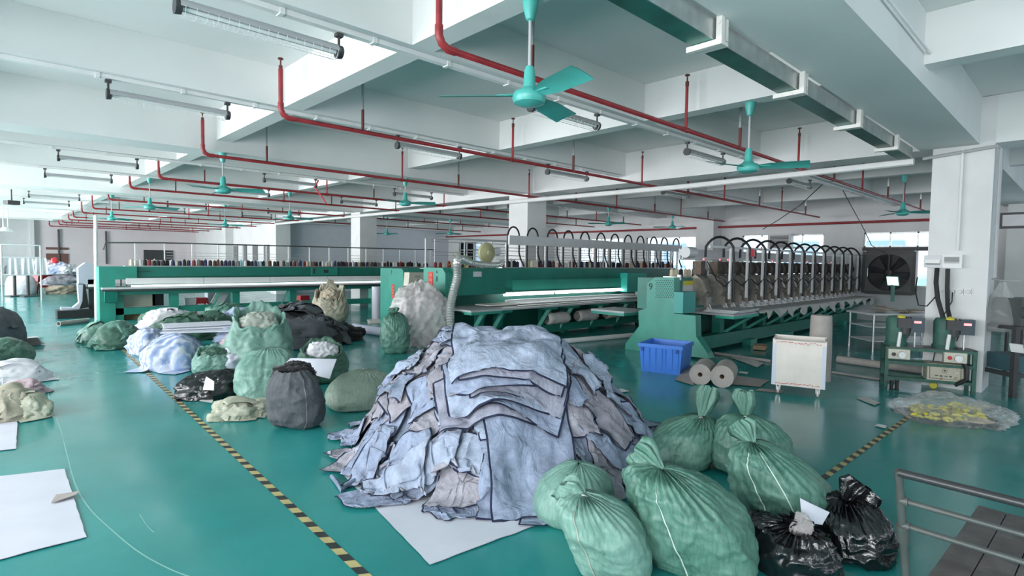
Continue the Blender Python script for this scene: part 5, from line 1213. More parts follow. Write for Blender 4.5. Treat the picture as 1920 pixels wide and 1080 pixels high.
for ring_, (r, n) in enumerate(((1.0, 15), (.90, 16), (.76, 16), (.62, 14), (.48, 12), (.32, 8))):
    for i in range(n):
        a = 2 * PI * (i + .5 * (ring_ % 2)) / n + rng.uniform(-.2, .2)
        if math.sin(a) > .75 and r > .5: continue      # the far side, hidden behind the crest
        p = pol(r * (1.0 if math.cos(a) > 0 else 1.02), a); ang = math.atan2(fw_.y * math.sin(a) + rt_.y * math.cos(a), fw_.x * math.sin(a) + rt_.x * math.cos(a)) + rng.uniform(-1.1, 1.1)
        P = drape((p.x, p.y), ang, rng.uniform(.9, 1.35), rng.uniform(.5, .8), comp=rng.uniform(.52, .74), crump=rng.uniform(.08, .15), curve=rng.uniform(-.1, .1), steps=44, fric=.95, thick=.022, step=.032, iters=6)
        k_ = int(rng.choice([0, 1, 2, 3], p=[.38, .27, .15, .2]))
        if math.cos(a) > .3: k_ = int(rng.choice([2, 3, 0]))
        if rng.rand() < .35: P = P[:, ::-1]
        cloth_obj(P, 'denim_piece', [M['jeans'][k_], 'navy'], True, labs[k_] + ', ' + where_(a, ring_), 'denim piece', GR + ', ' + where_(a, ring_), stitch=rng.rand() < .5); cnt += 1
for i, (px, py) in enumerate(((650, 835), (700, 800), (745, 925), (860, 945), (930, 955), (800, 940), (700, 905), (960, 935))):
    p = F(px, py); P = drape((p.x + .08, p.y + .08), rng.uniform(0, 3), 1.1, .55, comp=.52, crump=.13, steps=46, fric=.95, thick=.02)
    cloth_obj(P, 'denim_piece', [M['jeans'][i % 2], 'navy'], True, labs[i % 2] + ', crumpled along its front foot', 'denim piece', GR + ' along the front foot')
# the long smooth leg in front and the folded stack over the crest
p = HC - fw_ * 1.12 + rt_ * .10; P = drape((p.x, p.y), math.atan2(-fw_.y, -fw_.x) + .22, 1.7, .86, comp=.80, crump=.06, taper=.85, steps=80, fric=.9)
cloth_obj(P, 'denim_piece', [M['jeans'][0], 'navy'], True, 'wide smooth pale blue denim leg hanging down the front of the heap', 'denim piece')
for px, py, zz in ((850, 632, 1.1), (790, 650, 1.0), (745, 690, .85), (1110, 700, .75), (1060, 680, .95), (750, 770, .7), (1130, 760, .5)):
    p = F(px, py, zz); P = drape((p.x, p.y), rng.uniform(0, 3), 1.1, .55, comp=.52, crump=.14, steps=46, fric=.95, thick=.02)
    cloth_obj(P, 'denim_piece', [M['jeans'][int(px) % 2 + 1], 'navy'], True, labs[int(px) % 2 + 1] + ', tossed over the ' + ('left shoulder' if px < 900 else 'right shoulder'), 'denim piece', GR + ' over the ' + ('left shoulder' if px < 900 else 'right shoulder'))
st_ = [(1.06, -.14, .14, .95, .62, 3), (1.04, .18, -.16, .75, .60, 0), (1.0, -.04, .08, 1.0, .60, 1), (.97, .14, -.10, .9, .62, 3), (.92, -.10, .12, .95, .60, 0), (.86, .08, -.07, 1.0, .66, 3), (.50, .0, .05, 1.12, 1.42, 1)]
for i, (back_, side_, da, L_s, W_s, k_) in enumerate(st_):
    p = HC - fw_ * back_ + rt_ * (side_ - .06)
    P = drape((p.x, p.y), math.atan2(fw_.y, fw_.x) + da + PI / 2, L_s, W_s, comp=.90 if i < 6 else .95, crump=.04 if i < 6 else .02, taper=.93, steps=56, fric=.93, thick=.028 if i < 6 else .03)
    cloth_obj(P, 'denim_piece', [M['jeans'][k_], 'navy'], True, ['lowest', 'second lowest', 'third', 'middle', 'fifth', 'second from top', 'topmost'][i] + ' of the flat denim panels stacked over the crest of the heap', 'denim piece')
# knotted strap lying on the sheet corner
p = F(632, 905); conduit([F(622, 897) + Vector((0, 0, .02)), F(632, 912) + Vector((0, 0, .03)), F(640, 925) + Vector((0, 0, .02)), F(655, 912) + Vector((0, 0, .03)), F(668, 905) + Vector((0, 0, .03))], .018, M['jeans'][2], 'knotted denim strap at the left corner of the white sheet', 8, 'denim_strap', 'strap')
# ================================================================== row of sacks and bundles beyond the heap
def L_(name, mat, px, py, wpx, d, h, label, cat, seed, rot=0, group=None, **k):
    p = F(px, py); fwd = p.x * .688 + p.y * .724; c = Vector((p.x, p.y, 0)) + cam_dir(p) * d / 2
    return lump(name, mat, (c.x, c.y, k.pop('z', 0)), wpx * fwd / FPX, d, h, facing(p) + rot, label, cat, seed, group, **k)
def dress(o, c, w, d, h, rz, mat, n, seed, size=1.25, comp=.55, crump=.11, step=.05, prof=.75):
    """crumpled outer folds of a soft thing, let fall over its own mound"""
    ca, sa = math.cos(rz), math.sin(rz); X = (GX - c[0]) * ca + (GY - c[1]) * sa; Y = -(GX - c[0]) * sa + (GY - c[1]) * ca
    k = np.clip(1 - (2 * X / w) ** 2 - (2 * Y / d) ** 2, 0, 1) ** .5 * h * .97; H2 = HF(hf.x0, hf.y0, hf.x0 + 1, hf.y0 + 1, hf.r); H2.x0, H2.y0, H2.nx, H2.ny, H2.h = hf.x0, hf.y0, hf.nx, hf.ny, k.copy(); st = rng.get_state(); rng.seed(seed)
    for i in range(n):
        a = rng.uniform(0, 2 * PI); r = .22 * (0 if n == 1 else 1)
        P = drape((c[0] + (w * r * math.cos(a)) * ca - d * r * math.sin(a) * sa, c[1] + w * r * math.cos(a) * sa + d * r * math.sin(a) * ca), rz + rng.uniform(-.5, .5), w * size, d * size * .95, comp=comp, crump=crump, step=step, steps=44, fric=.92, thick=.012, hfield=H2, taper=.95)
        m = MB().grid(P); q = m.build('outer_fold', mat, o, smooth=True); md = q.modifiers.new('s', 'SUBSURF'); md.levels = 1; md.render_levels = 1
    rng.set_state(st); return o
def LD(name, mat, px, py, wpx, d, h, label, cat, seed, rot=0, n=3, dmat=None, size=1.25, comp=.55, crump=.11, step=.05, **k):
    p = F(px, py); fwd = p.x * .688 + p.y * .724; c = Vector((p.x, p.y, 0)) + cam_dir(p) * d / 2; w = wpx * fwd / FPX
    o = L_(name, mat, px, py, wpx, d, h * .93, label, cat, seed, rot, **k)
    return dress(o, (c.x, c.y), w, d, h, facing(p) + rot, dmat or mat, n, seed, size, comp, crump, step)
def open_sack(px, py, wpx, d, h, label, seed, mat, rimfold=.06, lean=(0, 0), rot=0, fill='whcloth', fill_label=None, fill_h=.1, wav=.05, slope=.30, **k):
    p = F(px, py); fwd = p.x * .688 + p.y * .724; w = wpx * fwd / FPX; c = Vector((p.x, p.y, 0)) + cam_dir(p) * (d / 2)
    t = thing('open_sack', label, 'sack', (c.x, c.y, 0), facing(p) + rot)
    prof = [(0, 0), (.45, 0), (.8, .01), (.95, .08), (1.03, .28), (1.02, .5), (.95, .68), (.86, .82), (.80, .93), (.80, 1.0), (.77, 1.03), (.72, 1.01), (.70, .93), (.70, .82), (.66, .72), (.4, .66), (0, .64)]
    fr = []; 
    for a, b in zip(prof, prof[1:]):
        for q in range(5): s = q / 5; fr.append((a[0] * (1 - s) + b[0] * s, a[1] * (1 - s) + b[1] * s))
    fr.append(prof[-1]); n = 96; P = []
    for i, (r, z) in enumerate(fr):
        row = []
        for j in range(n):
            th = 2 * PI * j / n; ca, sa = math.cos(th), math.sin(th); q = (abs(ca) ** 2.6 + abs(sa) ** 2.6) ** (-1 / 2.6)
            zz = z * h * (1 + (wav * 3 * nz(ca * 1.5 + seed, sa * 1.5, 1) + wav * nz(ca * 5, sa * 5, seed)) * min(1, z * 1.2))
            f = 1 + .10 * nz(ca * 2 + seed, sa * 2, z * 2) + .07 * (ridge(ca * 4, sa * 4 + seed, z * 6) - .4) + .03 * math.sin(17 * th + 3 * math.sin(3 * th)) * max(0, z - .5)
            row.append((r * f * q * ca * w / 2 + lean[0] * z ** 1.5, r * f * q * sa * d / 2 + lean[1] * z ** 1.5, max(.002, zz + slope * h * max(0, z - .35) * sa) if i > 2 else .002))
        P.append(row)
    MB().grid(np.array(P), wrap=True).build('body', mat, t, w=False, smooth=True)
    if fill_label:
        q = Matrix.Rotation(facing(p) + rot, 3, 'Z') @ Vector((lean[0], lean[1], 0))
        lump('sack_filling', fill, (c.x + q.x, c.y + q.y, h * .70), w * .58, d * .56, h * .3 + fill_h, facing(p), fill_label, 'garments', seed + 40, None, amp=.12, rid=.18, fs=3.5)
    return t
# near group
sack(555, 812, 108, .50, .66, 'slate grey cloth sack with a black rim, in front of the plump sack', 41, mat='sgrey', kind='pyr', ear=None, name='cloth_sack', sq=2.4, lean=(-.02, -.02), pleat=.012, npl=14, crease=.022, fs=4, seams=((5.1, 'grey', .002),), top_cut=.90)
P0 = F(545, 800); q0 = Vector((P0.x, P0.y, 0)) + cam_dir(P0) * .27
lump('sack_top_cloth', 'bcloth', (q0.x + .02, q0.y - .02, .52), .42, .34, .15, facing(P0), 'black cloth stuffed in the mouth of the slate grey sack', 'garments', 42, amp=.15, rid=.25)
sack(672, 775, 128, .72, .44, 'plump grey green sack lying behind the slate grey sack', 43, mat='ppg', kind='plump', ear=None, lean=(.12, .1), rot=.3, sq=2.3, pleat=.008, crease=.010, bulge=.04)
LD('rag_cloth', 'ragc', 440, 790, 88, .45, .20, 'crumpled beige green rag on the floor left of the slate grey sack', 'cloth', 44, amp=.16, rid=.14, fs=3, flat=.2)
LD('rag_cloth', 'ragc', 488, 782, 44, .35, .15, 'small crumpled rag touching the foot of the slate grey sack', 'cloth', 45, amp=.18, rid=.2, fs=4, flat=.2)
b = L_('black_bag', 'bag', 400, 750, 112, .62, .33, 'black bag with a white tag left of the slate grey sack', 'bag', 46, amp=.12, rid=.12, fs=4, flat=.3)
p = F(388, 722, .22); sheet([(p.x - .05, p.y, p.z - .06), (p.x + .06, p.y - .08, p.z - .07), (p.x + .07, p.y - .06, p.z + .04), (p.x + .0, p.y + .03, p.z + .1)], 'white_tag', 'white', 'white paper tag on the black bag', 'tag', wav=.004, n=5)
o = sack(497, 760, 104, .60, .66, 'pale green translucent sack slumped behind the black bag', 47, mat='ppl', kind='tall', ear=None, lean=(.04, .25), sq=2.5, pleat=.012, crease=.035, fs=3.5, bulge=.09)
open_sack(487, 698, 116, .78, .86, 'wide open pale green sack showing folded garments inside', 48, 'ppl', fill='gwhite', fill_label='grey and white garments inside the wide open green sack', wav=.07)
L_('pattern_bundle', 'paper', 448, 700, 76, .5, .42, 'bundle of pale pattern pieces leaning on the translucent sack', 'bundle', 49, rot=.5, amp=.14, rid=.2, fs=3.4)
open_sack(402, 705, 74, .55, .36, 'small open green sack between the striped bundle and the open sack', 50, 'ppl', fill='ppd', fill_label='dark green sacking stuffed in the small open sack', fill_h=.05)
L_('black_bag', 'bag', 408, 655, 50, .3, .12, 'small black bag on the small open green sack', 'bag', 51, z=.36, amp=.15, rid=.2)
LD('striped_bundle', 'stripe', 328, 697, 96, .9, .60, 'blue and white striped cloth bundle in clear wrap, nearest of the bundles', 'bundle', 52, rot=-.35, amp=.06, rid=.07, sq=3.4, n=2, comp=.8, crump=.04)
LD('striped_bundle', 'stripe', 278, 668, 58, .9, .50, 'blue striped bundle with a dark end at the left of the nearest striped one', 'bundle', 53, rot=.4, amp=.10, rid=.12, sq=3, n=2, comp=.72, crump=.06)
L_('dark_cloth', 'bcloth', 274, 672, 14, .2, .2, 'dark cloth poking out of the striped bundle end', 'cloth', 54)
# flat pile of printed pieces on the bundles
for i, (px, py, z, r) in enumerate(((400, 618, .60, -.15), (385, 612, .63, .0), (372, 608, .66, .1))):
    p = F(px, py + 0, z); tag(MB().cbox((p.x, p.y, z), (1.5 - .2 * i, .62, .02), facing(p) + r).build('pattern_stack', 'paper'), ['lowest', 'middle', 'topmost'][i] + ' of the flat white pattern piles across the bundles', 'pattern pieces')
    if i < 2: lump('folded_garment', 'blcloth' if i else 'pinkcloth', (p.x + .5, p.y - .5, z - .25), .9, .5, .26, facing(p), ['pinkish folded garment under the flat pattern pile', 'pale blue folded garment under the flat pattern pile'][i], 'garment', 60 + i, amp=.1, rid=.15)
# back group
LD('woven_sack', 'ppd', 222, 656, 84, 1.0, .50, 'crumpled green sack lying at the left end of the row, by the hazard tape', 'sack', 55, n=3, comp=.6, crump=.2, step=.045, dmat='pp')
LD('woven_sack', 'pp', 185, 645, 60, .9, .40, 'slack green sack corner at the far left end of the row', 'sack', 56, n=3, comp=.55, crump=.2, step=.045, dmat='ppl')
LD('plastic_bundle', 'whcloth', 315, 628, 96, .9, .58, 'white cloth bundle in a green sack behind the striped bundles', 'bundle', 57, amp=.12, rid=.12)
LD('sack_edge', 'ppd', 350, 640, 110, 1.1, .52, 'dark green sacking under the white cloth bundle', 'sack', 58, amp=.14, rid=.15)
LD('sack_edge', 'ppd', 283, 620, 40, .8, .42, 'green sack mouth beside the white cloth bundle', 'sack', 59, amp=.14, rid=.15)
LD('sack_edge', 'pp', 425, 610, 80, .9, .55, 'twisted green sack behind the blue cloth, close to the left machine', 'sack', 61, amp=.16, rid=.2)
LD('cloth_heap', 'blcloth', 450, 622, 84, .8, .55, 'pale blue crumpled cloth behind the open green sack', 'cloth', 62, amp=.14, rid=.16)
LD('sack_edge', 'ppd', 400, 628, 64, .9, .52, 'dark green sack between the white bundle and the blue cloth', 'sack', 66, amp=.14, rid=.15)
# grey garments heap: draped pieces over a low mound
gc = F(555, 652); gc = Vector((gc.x, gc.y)) + Vector((.25, .8))
m2 = 1 - np.sqrt(((GX - gc.x) * .724 - (GY - gc.y) * .69) ** 2 / 1.35 ** 2 + ((GX - gc.x) * .69 + (GY - gc.y) * .724) ** 2 / 1.15 ** 2)
mound = np.clip(m2 * 1.5, 0, 1) ** .8 * .72; hf.h = np.where(mound > .01, np.maximum(hf.h, mound), hf.h)
lump('garment_mound', 'gcloth', (gc.x, gc.y), 2.2, 2.0, .66, facing(F(555, 652)), 'inner mass of the dark grey garment heap', 'garments', 70, amp=.05, rid=.08)
for i in range(20):
    a = rng.uniform(0, 2 * PI); r = rng.uniform(.1, 1.05); px_ = gc.x + r * math.cos(a); py_ = gc.y + r * math.sin(a)
    P = drape((px_, py_), rng.uniform(0, PI), rng.uniform(.9, 1.2), rng.uniform(.6, .9), comp=.6, crump=.1, steps=50, step=.06, fric=.9, thick=.02)
    sd = (px_ - gc.x) * .724 - (py_ - gc.y) * .69; sec_ = 'left part' if sd < -.3 else 'right part' if sd > .3 else 'middle part'
    k_ = i % 4; cloth_obj(P, 'grey_garment', ['gcloth', 'bcloth'] if k_ != 3 else ['bcloth', 'bcloth'], True, ('dark grey' if k_ != 3 else 'black') + ' garment tossed on the heap before the left machine, ' + sec_, 'garment', 'grey and black garments in the heap, ' + sec_)
LD('black_garment', 'bcloth', 640, 640, 78, .7, .34, 'black garment spilling from the grey heap towards the paper tube', 'garment', 71, amp=.2, rid=.2)
LD('black_garment', 'bcloth', 540, 650, 70, .5, .34, 'black garment in front of the grey heap, behind the open sack', 'garment', 72, amp=.2, rid=.2)
open_sack(618, 606, 66, .9, .86, 'beige woven sack with a ragged open mouth in front of the left machine', 73, 'ppb', wav=.12, fill='tan', fill_label='crumpled beige sacking in the mouth of the beige sack')
open_sack(604, 722, 96, .62, .50, 'green open sack holding a white cloth, behind the plump sack', 74, 'ppd', fill='whcloth', fill_label='white cloth in the open green sack', wav=.06)
p = F(588, 700, .5); sheet([F(528, 690, .44), F(618, 712, .40), F(631, 675, .56), F(545, 673, .58)], 'paper_sheet', 'paper', 'white paper sheet lying on the slate grey and open green sacks', 'paper', wav=.012, n=8)
# green sack and big clear bag by machine 7
sack(742, 665, 54, .6, .80, 'green sack leaning in front of the big clear plastic bag', 75, mat='pp', kind='pyr', ear=((-.1, 0, 1), .12, .08), lean=(-.03, .1), sq=2.3, crease=.025)
t = L_('clear_plastic_bag', 'clear', 785, 655, 104, 1.0, 1.34, 'big crumpled clear plastic bag standing before the machine marked 8', 'bag', 76, amp=.12, rid=.13, fs=3.2, nu=110, nv=80, sq=2.3, flat=.85)
L_('plastic_filling', 'clear', 787, 650, 88, .8, 1.2, 'crumpled clear plastic stuffed inside the big clear bag', 'plastic', 77, amp=.16, rid=.22, fs=4, nu=110, nv=80, flat=.85)
# ================================================================== left edge
LD('folded_stack', 'gcloth', 2, 668, 62, 1.4, .85, 'tall grey and green covered stack at the left edge', 'stack', 80, rot=-.3, amp=.08, rid=.06)
LD('green_cover', 'ppd', 8, 690, 92, .9, .42, 'dark green cloth draped at the foot of the stack at the left edge', 'cloth', 81, amp=.1, rid=.08)
for i in range(6):
    p = F(14 + i * 3, 586 + i * 11, .75 - i * .06)
    P = drape((F(10, 655).x + .1, F(10, 655).y + .35 + i * .02), .3, 1.0, .6 - .04 * i, comp=.95, crump=.01, steps=36, step=.06, thick=.02)
    cloth_obj(P, 'folded_fabric', ['lgrey' if i % 2 else 'cream', 'cream'], True, ['lowest', 'second', 'third', 'fourth', 'fifth', 'topmost'][i] + ' grey fabric fold over the stack at the left edge', 'fabric')
LD('white_bundle', 'whcloth', 26, 722, 104, .7, .26, 'folded white fabric bundle with a brown end at the left edge', 'bundle', 82, amp=.06, rid=.06, sq=3)
LD('brown_cloth', 'tan', 62, 716, 34, .3, .18, 'brown cloth end tucked in the folded white fabric', 'cloth', 83, amp=.1, rid=.2)
LD('pink_cloth', 'pinkcloth', 42, 745, 64, .4, .18, 'pink and white patterned cloth between the white bundle and the beige sacks', 'cloth', 84, amp=.1, rid=.22)
LD('beige_sack', 'ppb', 16, 792, 84, .7, .34, 'beige grey slack sack at the left edge above the floor sheet', 'sack', 85, amp=.14, rid=.14, fs=2.6)
LD('beige_sack', 'ragc', 60, 788, 56, .5, .26, 'beige grey sack end pointing right at the left edge', 'sack', 86, rot=.3, amp=.14, rid=.14, fs=2.6)
sheet([F(-60, 800), F(-60, 852), F(30, 843), F(33, 786)], 'floor_sheet', 'paper', 'small white sheet on the floor at the left edge', 'sheet', wav=.006, seed=4)
sheet([F(-90, 905), F(-90, 1075), F(162, 1009), F(121, 881)], 'floor_sheet', 'paper', 'large dirty white sheet on the floor at the lower left', 'sheet', wav=.006, seed=6)
sheet([F(95, 946, .01), F(140, 932, .02), F(149, 924, .03), F(105, 930, .02)], 'paper_strip', 'kraft', 'short curled strip of paper on the large white floor sheet', 'paper', wav=.01, n=6)
# ================================================================== floor tapes, scratches and litter
def tape(p, q, w, n, label):
    p, q = Vector(p), Vector(q); d = (q - p).normalized(); s = Vector((-d.y, d.x, 0)); L = (q - p).length; m = MB(); st = L / n; sk = w * .55
    for i in range(n):
        a = p + d * (st * i); b_ = p + d * (st * (i + 1))
        v = [a - s * w / 2 - d * sk * .5, b_ - s * w / 2 - d * sk * .5, b_ + s * w / 2 + d * sk * .5, a + s * w / 2 + d * sk * .5]
        m.add([(x.x, x.y, .0025) for x in v], [(0, 1, 2, 3)], i % 2)
    return tag(m.build('hazard_tape', ['tapeK', 'tapeY']), label, 'tape')
tape(F(227, 653), F(696, 1090), .062, 112, 'long yellow and black hazard tape running across the floor to the row of sacks')
tape(F(1545, 896), F(1712, 776), .06, 34, 'yellow and black hazard tape on the floor right of the front sacks')
tape(F(1545, 896) - (F(1712, 776) - F(1545, 896)) * .45, F(1545, 896), .06, 15, 'end of the hazard tape hidden behind the front sacks')
def scratch(pts, r, label):
    pts = [F(*p) for p in pts]; out = []
    for i in range(len(pts) - 1):
        p0 = pts[max(i - 1, 0)]; p1 = pts[i]; p2 = pts[i + 1]; p3 = pts[min(i + 2, len(pts) - 1)]
        for k in range(8): s = k / 8; out.append(.5 * ((2 * p1) + (p2 - p0) * s + (2 * p0 - 5 * p1 + 4 * p2 - p3) * s * s + (3 * p1 - p0 - 3 * p2 + p3) * s ** 3))
    m = MB()
    for a, b_ in zip(out, out[1:]):
        d = (b_ - a).normalized(); s = Vector((-d.y, d.x, 0)) * r; m.add([(v.x, v.y, .0015) for v in (a - s, b_ - s, b_ + s, a + s)], [(0, 1, 2, 3)])
    return tag(m.build('floor_scratch', 'scratch'), label, 'scratch')
scratch([(88, 722), (95, 760), (112, 800), (125, 850), (140, 905), (165, 950), (205, 990), (260, 1035), (320, 1068), (380, 1090)], .005, 'long pale curved scratch in the green floor')
scratch([(262, 965), (275, 985), (290, 1000)], .003, 'short pale scratch in the green floor')
scratch([(68, 825), (80, 820), (90, 816)], .003, 'tiny pale scratch near the small floor sheet')
for i, (pts, mt, lb) in enumerate((([(1152, 733), (1166, 737), (1180, 735), (1165, 730)], 'white', 'white scrap on the floor left of the blue crate'),
        ([(374, 754), (398, 757), (400, 750), (376, 749)], 'white', 'white strip of paper by the crumpled rag'),
        ([(1640, 800), (1660, 805), (1662, 800), (1645, 796)], 'white', 'white scrap beside the right hazard tape'),
        ([(1606, 748), (1640, 762), (1650, 757), (1622, 745)], 'cream', 'shiny scrap of film between the cart and the yellow bag'),
        ([(1888, 790), (1900, 797), (1905, 790), (1893, 786)], 'white', 'small white scrap right of the yellow bag'),
        ([(1370, 672), (1420, 690), (1432, 682), (1385, 666)], 'cream', 'torn film scrap behind the paper rolls'),
        ([(1385, 700), (1400, 703), (1404, 699), (1388, 697)], 'white', 'tiny torn scrap right of the second paper roll'))):
    sheet([F(*p) for p in pts], 'floor_scrap', mt, lb, 'scrap', wav=.012, n=5, seed=i)
# clear bag with yellow pieces
L_('clear_plastic_bag', 'clear2', 1782, 800, 168, .95, .26, 'clear plastic bag of yellow pieces lying before the tool frame', 'bag', 90, amp=.14, rid=.16, fs=3.2, nu=110, nv=70, flat=.3)
rs = random.Random(9)
for i in range(80):
    px, py = rs.uniform(1710, 1850), rs.uniform(770, 799); py = min(py, 796 - abs(px - 1790) * .05); p = F(px, py)
    m = MB().tube([(0, 0, .014), (.05, .025, .02), (.10, 0, .014)], [.014, .022, .012], 8); o = m.build('yellow_piece', 'yellow', smooth=True); o.location = (p.x, p.y, .03 + rs.uniform(0, .07)); o.rotation_euler = (0, 0, rs.uniform(0, 6))
    tag(o, 'small yellow plastic piece in the clear bag on the floor', 'piece', 'yellow pieces in the clear bag')
L_('tan_filling', 'tan', 1800, 790, 90, .3, .04, 'brownish lining under the yellow pieces', 'cloth', 91, amp=.1, rid=.2)
# ================================================================== far left background
def table(px, py, w, d, h, label, rz=0, mat='grey'):
    p = F(px, py); t = thing('work_table', label, 'table', (p.x, p.y, 0), rz)
    MB().box((0, 0, h - .04), (w, d, h)).build('table_top', mat, t, w=False)
    for x, y in ((.05, .05), (w - .1, .05), (.05, d - .1), (w - .1, d - .1)): MB().box((x, y, 0), (x + .05, y + .05, h - .04)).build('leg', 'dark', t, w=False)
    return t
p = F(62, 555)
def heap(label, mat, px, py, wpx, d, h, seed, z=0, **k): return L_('clothes_heap', mat, px, py, wpx, d, h, label, 'clothes', seed, z=z, **k)
table(70, 552, 3.6, 1.8, .95, 'long table under the clothes heap at the far left', 0.0)
for i, (px, w_, h, mt, lb) in enumerate(((88, 50, .55, 'whcloth', 'white clothes heaped on the far left table'), (112, 40, .45, 'blcloth', 'blue and white clothes heaped on the far left table'), (132, 34, .4, 'whcloth', 'white clothes at the right end of the far left table'))):
    heap(lb, mt, px, 555, w_, 1.3, h, 100 + i, z=1.0, amp=.2, rid=.2)
heap('striped dark cloth stacked below the white clothes at the far left', mk('dark stripes', (.10, .09, .11), .8, col2=(.42, .42, .46), var=.1, vscale=7), 118, 556, 62, .8, .42, 104, z=.50, amp=.1, rid=.1)
heap('tan fabric heap on the floor beside the red stool', 'tan', 122, 551, 56, 1.4, .62, 105, amp=.16, rid=.16)
heap('navy cloth heap behind the tan fabric at the far left', 'blcloth', 138, 549, 30, 1.0, .95, 106)
heap('white cloth hanging in front of the far left table', 'whcloth', 40, 553, 46, 1.2, 1.0, 107, amp=.04, rid=.05)
for i, (px, lb) in enumerate(((28, 'dark swivel chair at the far left edge'), (53, 'dark swivel chair between the table and the edge'))):
    p = F(px, 556); t = thing('work_chair', lb, 'chair', (p.x, p.y, 0), .4)
    MB().tube([(0, 0, 0), (0, 0, 1.0)], .06, 10).build('post', 'dark', t, w=False); MB().box((-.28, -.28, 0), (.28, .28, .05)).build('foot', 'dark', t, w=False)
    P = lump_pts(.6, .55, .45, 120 + i, amp=.14, rid=.1); m = MB().grid(P, wrap=True); m.v = [(x, y, z + .98) for x, y, z in m.v]; m.build('seat', 'bcloth', t, w=False, smooth=True)
# white rack frame
p = F(5, 565); t = thing('garment_rack', 'white tubular rack in front of the clothes at the far left', 'rack', (p.x, p.y, 0))
q = onY(76, 480, p.y)
for z in (1.05, 1.75, 2.25): MB().tube([(p.x, p.y, z), (q.x, p.y, z)], .03, 8).build('rail', 'lgrey', t, smooth='auto')
for x in (p.x, q.x): MB().tube([(x, p.y, 0), (x, p.y, 2.25)], .03, 8).build('post', 'lgrey', t, smooth='auto')
for i in range(3):
    xx = p.x + .35 + i * .42; yy = p.y; P = [[(xx + (j / 8 - .5) * .36 * (1 + .3 * (k_ / 9)), yy + .05 * math.sin(j * 1.9 + i) * (.3 + k_ / 9), 1.74 - k_ * .085) for j in range(9)] for k_ in range(9)]
    m = MB().grid(np.array(P)).grid((np.array(P) + np.array([0, .03, 0]))[:, ::-1]); tag(m.build('hanging_garment', 'whcloth' if i != 3 else 'tan', smooth=True), ['leftmost white', 'middle white', 'rightmost white'][i] + ' garment hanging on the white rack', 'garment')
# industrial sewing machine with black boots at its foot
p = F(150, 598); t = thing('industrial_machine', 'grey industrial machine on a curved stand beside the left machine', 'machine', (p.x, p.y + .2, 0))
x = p.x; y = p.y + .5
MB().prism([(onY(155, 500, y).x, 1.0), (onY(175, 500, y).x, 1.0), (onY(178, 470, y).x, 1.62), (onY(160, 470, y).x, 1.66), (onY(146, 470, y).x, 1.5), (onY(147, 500, y).x, 1.0)], y, y + .5, 'Y').build('head', 'ggrey', t)
X = lambda px: onY(px, 540, y).x
MB().prism([(X(146), 1.02), (X(158), 1.02), (X(160), .5), (X(166), .26), (X(114), .24), (X(114), .32), (X(136), .30), (X(148), .45)], y, y + .35, 'Y').build('stand', 'ggrey', t)
MB().prism([(X(156), 1.0), (X(160), 1.0), (X(166), .30), (X(148), .26), (X(154), .5)], y - .01, y + .2, 'Y').build('column_strip', 'black', t)
MB().box((X(158), y, .86), (X(182), y + .6, .92)).build('table', 'dark', t); MB().box((X(168), y + .1, 0), (X(181), y + .6, .86)).build('leg', 'dark', t)
MB().box((X(165), y, .92), (X(180), y + .4, 1.15)).build('sewing_head', 'white', t); MB().box((X(105), y - .25, 0), (X(172), y + .4, .24)).build('base', 'black', t)
MB().box((X(162), y + .3, 1.36), (X(186), y + .7, 1.40)).build('shelf', 'beige', t)
heap('red plastic basket on the far left table', 'redp', 104, 556, 12, .4, .25, 111, z=1.5)
# hanging white ceiling lamps at the far left and small things
p = onY(10, 430, 30); t = thing('hanging_lamp', 'white double hanging lamp at the far left', 'lamp', (p.x, 30, 1.9))
for dx in (-.06, .08): MB().tube([(p.x + dx, 30, 3.95), (p.x + dx, 30, p.z + .1)], .02, 6).build('rod', 'white', t)
MB().lathe([(0, .1), (.1, .08), (.22, -.05), (.24, -.08), (0, -.06)], (p.x, 30, p.z), 14).build('shade', 'white', t, smooth='auto')
p = onY(22, 380, 26); tag(MB().cbox((p.x, 26, p.z), (.35, .3, .14), .4).tube([(p.x, 26, p.z), (p.x, 26, 4.4)], .02, 6).build('ceiling_camera', 'dark'), 'small dark fixture under the ceiling at the far left', 'fixture')
for i, px in enumerate((110, 199)):
    q = onY(px, 450, 45.9); conduit([(q.x, 45.9, 3.5), (q.x, 45.9, 1.3)], .05, 'dark', ['dark pipe down the pink wall, left one', 'dark pipe down the pink wall, right one'][i])

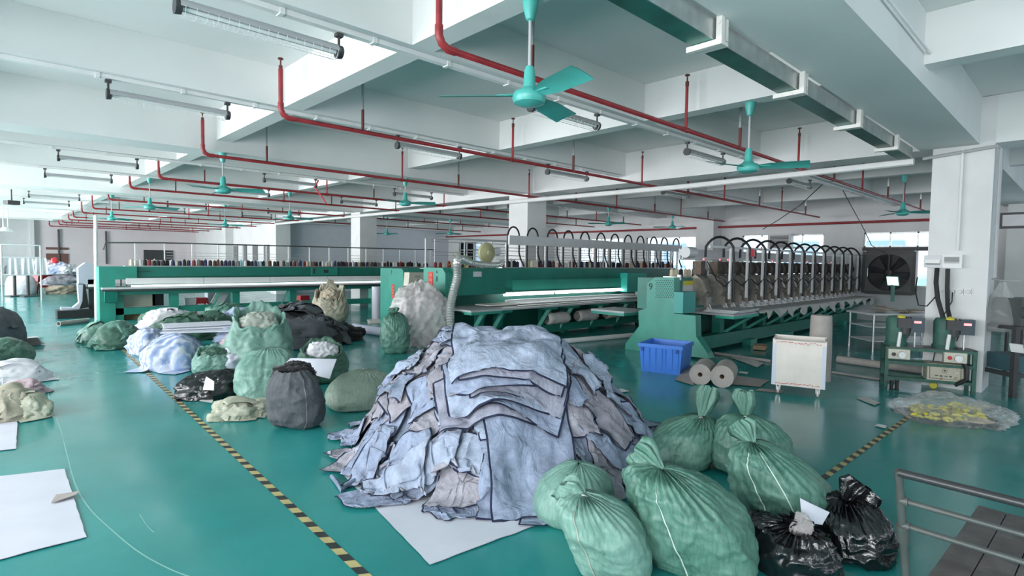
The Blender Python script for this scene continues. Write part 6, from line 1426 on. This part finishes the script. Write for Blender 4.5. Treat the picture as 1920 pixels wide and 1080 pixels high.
# green yellow twine where the two ducts meet, red ribbon on a pipe
m = MB(); rs = random.Random(12); c0 = onY(862, 487, 9.8)
for i in range(16):
    a = c0 + Vector((rs.uniform(-.15, .25), 0, rs.uniform(-.05, .05))); b_ = a + Vector((rs.uniform(-.2, .25), rs.uniform(-.1, .1), rs.uniform(-.2, .2))); m.tube([a, (a + b_) / 2 + Vector((rs.uniform(-.06, .06), 0, rs.uniform(-.03, .08))), b_], .006, 5)
tag(m.build('twine', mk('yellow green twine', (.35, .42, .10), .7)), 'tangle of yellow green twine tying the duct bend', 'twine')
q0 = onY(597, 338, 10.6); q1 = onY(590, 352, 10.6); q2 = onY(602, 366, 10.5); q3 = onY(612, 382, 10.5)
conduit([q0, q1, q2, q3], .014, 'redp', 'loose red ribbon hanging from the third red pipe', 6, 'red_ribbon', 'ribbon')
EXPO=0.46
# ------------------------------------------------------------------ light
def area(name, loc, rot, sx, sy, power, col):
    l = bpy.data.lights.new(name, 'AREA'); l.shape = 'RECTANGLE'; l.size = sx; l.size_y = sy; l.energy = power; l.color = col
    o = bpy.data.objects.new(name, l); C.objects.link(o); o.location = loc; o.rotation_euler = rot; return o
for i, (a0, a1, z0, z1) in enumerate(lw):
    area('daylight', (-4.35, (a0 + a1) / 2, (z0 + z1) / 2), (0, -PI / 2, 0), z1 - z0, a1 - a0, 390 if a0 < 14 else 720, (1.0, .915, .915))
for a0, a1, z0, z1 in fw:
    area('daylight', ((a0 + a1) / 2, -8.35, (z0 + z1) / 2), (PI / 2, 0, 0), a1 - a0, z1 - z0, 42, (.96, .92, 1.0))
for a0, a1, z0, z1 in wh:
    area('daylight', (XW + .35, (a0 + a1) / 2, (z0 + z1) / 2), (0, PI / 2, 0), z1 - z0, a1 - a0, 18, (.97, .95, 1.0))
w = bpy.data.worlds.new('world'); bpy.context.scene.world = w; w.use_nodes = True
bg = w.node_tree.nodes['Background']; bg.inputs[0].default_value = (.80, .90, 1.0, 1); bg.inputs[1].default_value = 1.6
sc = bpy.context.scene
sc.view_settings.view_transform = 'Standard'; sc.view_settings.look = 'None'; sc.view_settings.exposure = EXPO; sc.view_settings.gamma = 1
sc.view_settings.use_curve_mapping = False
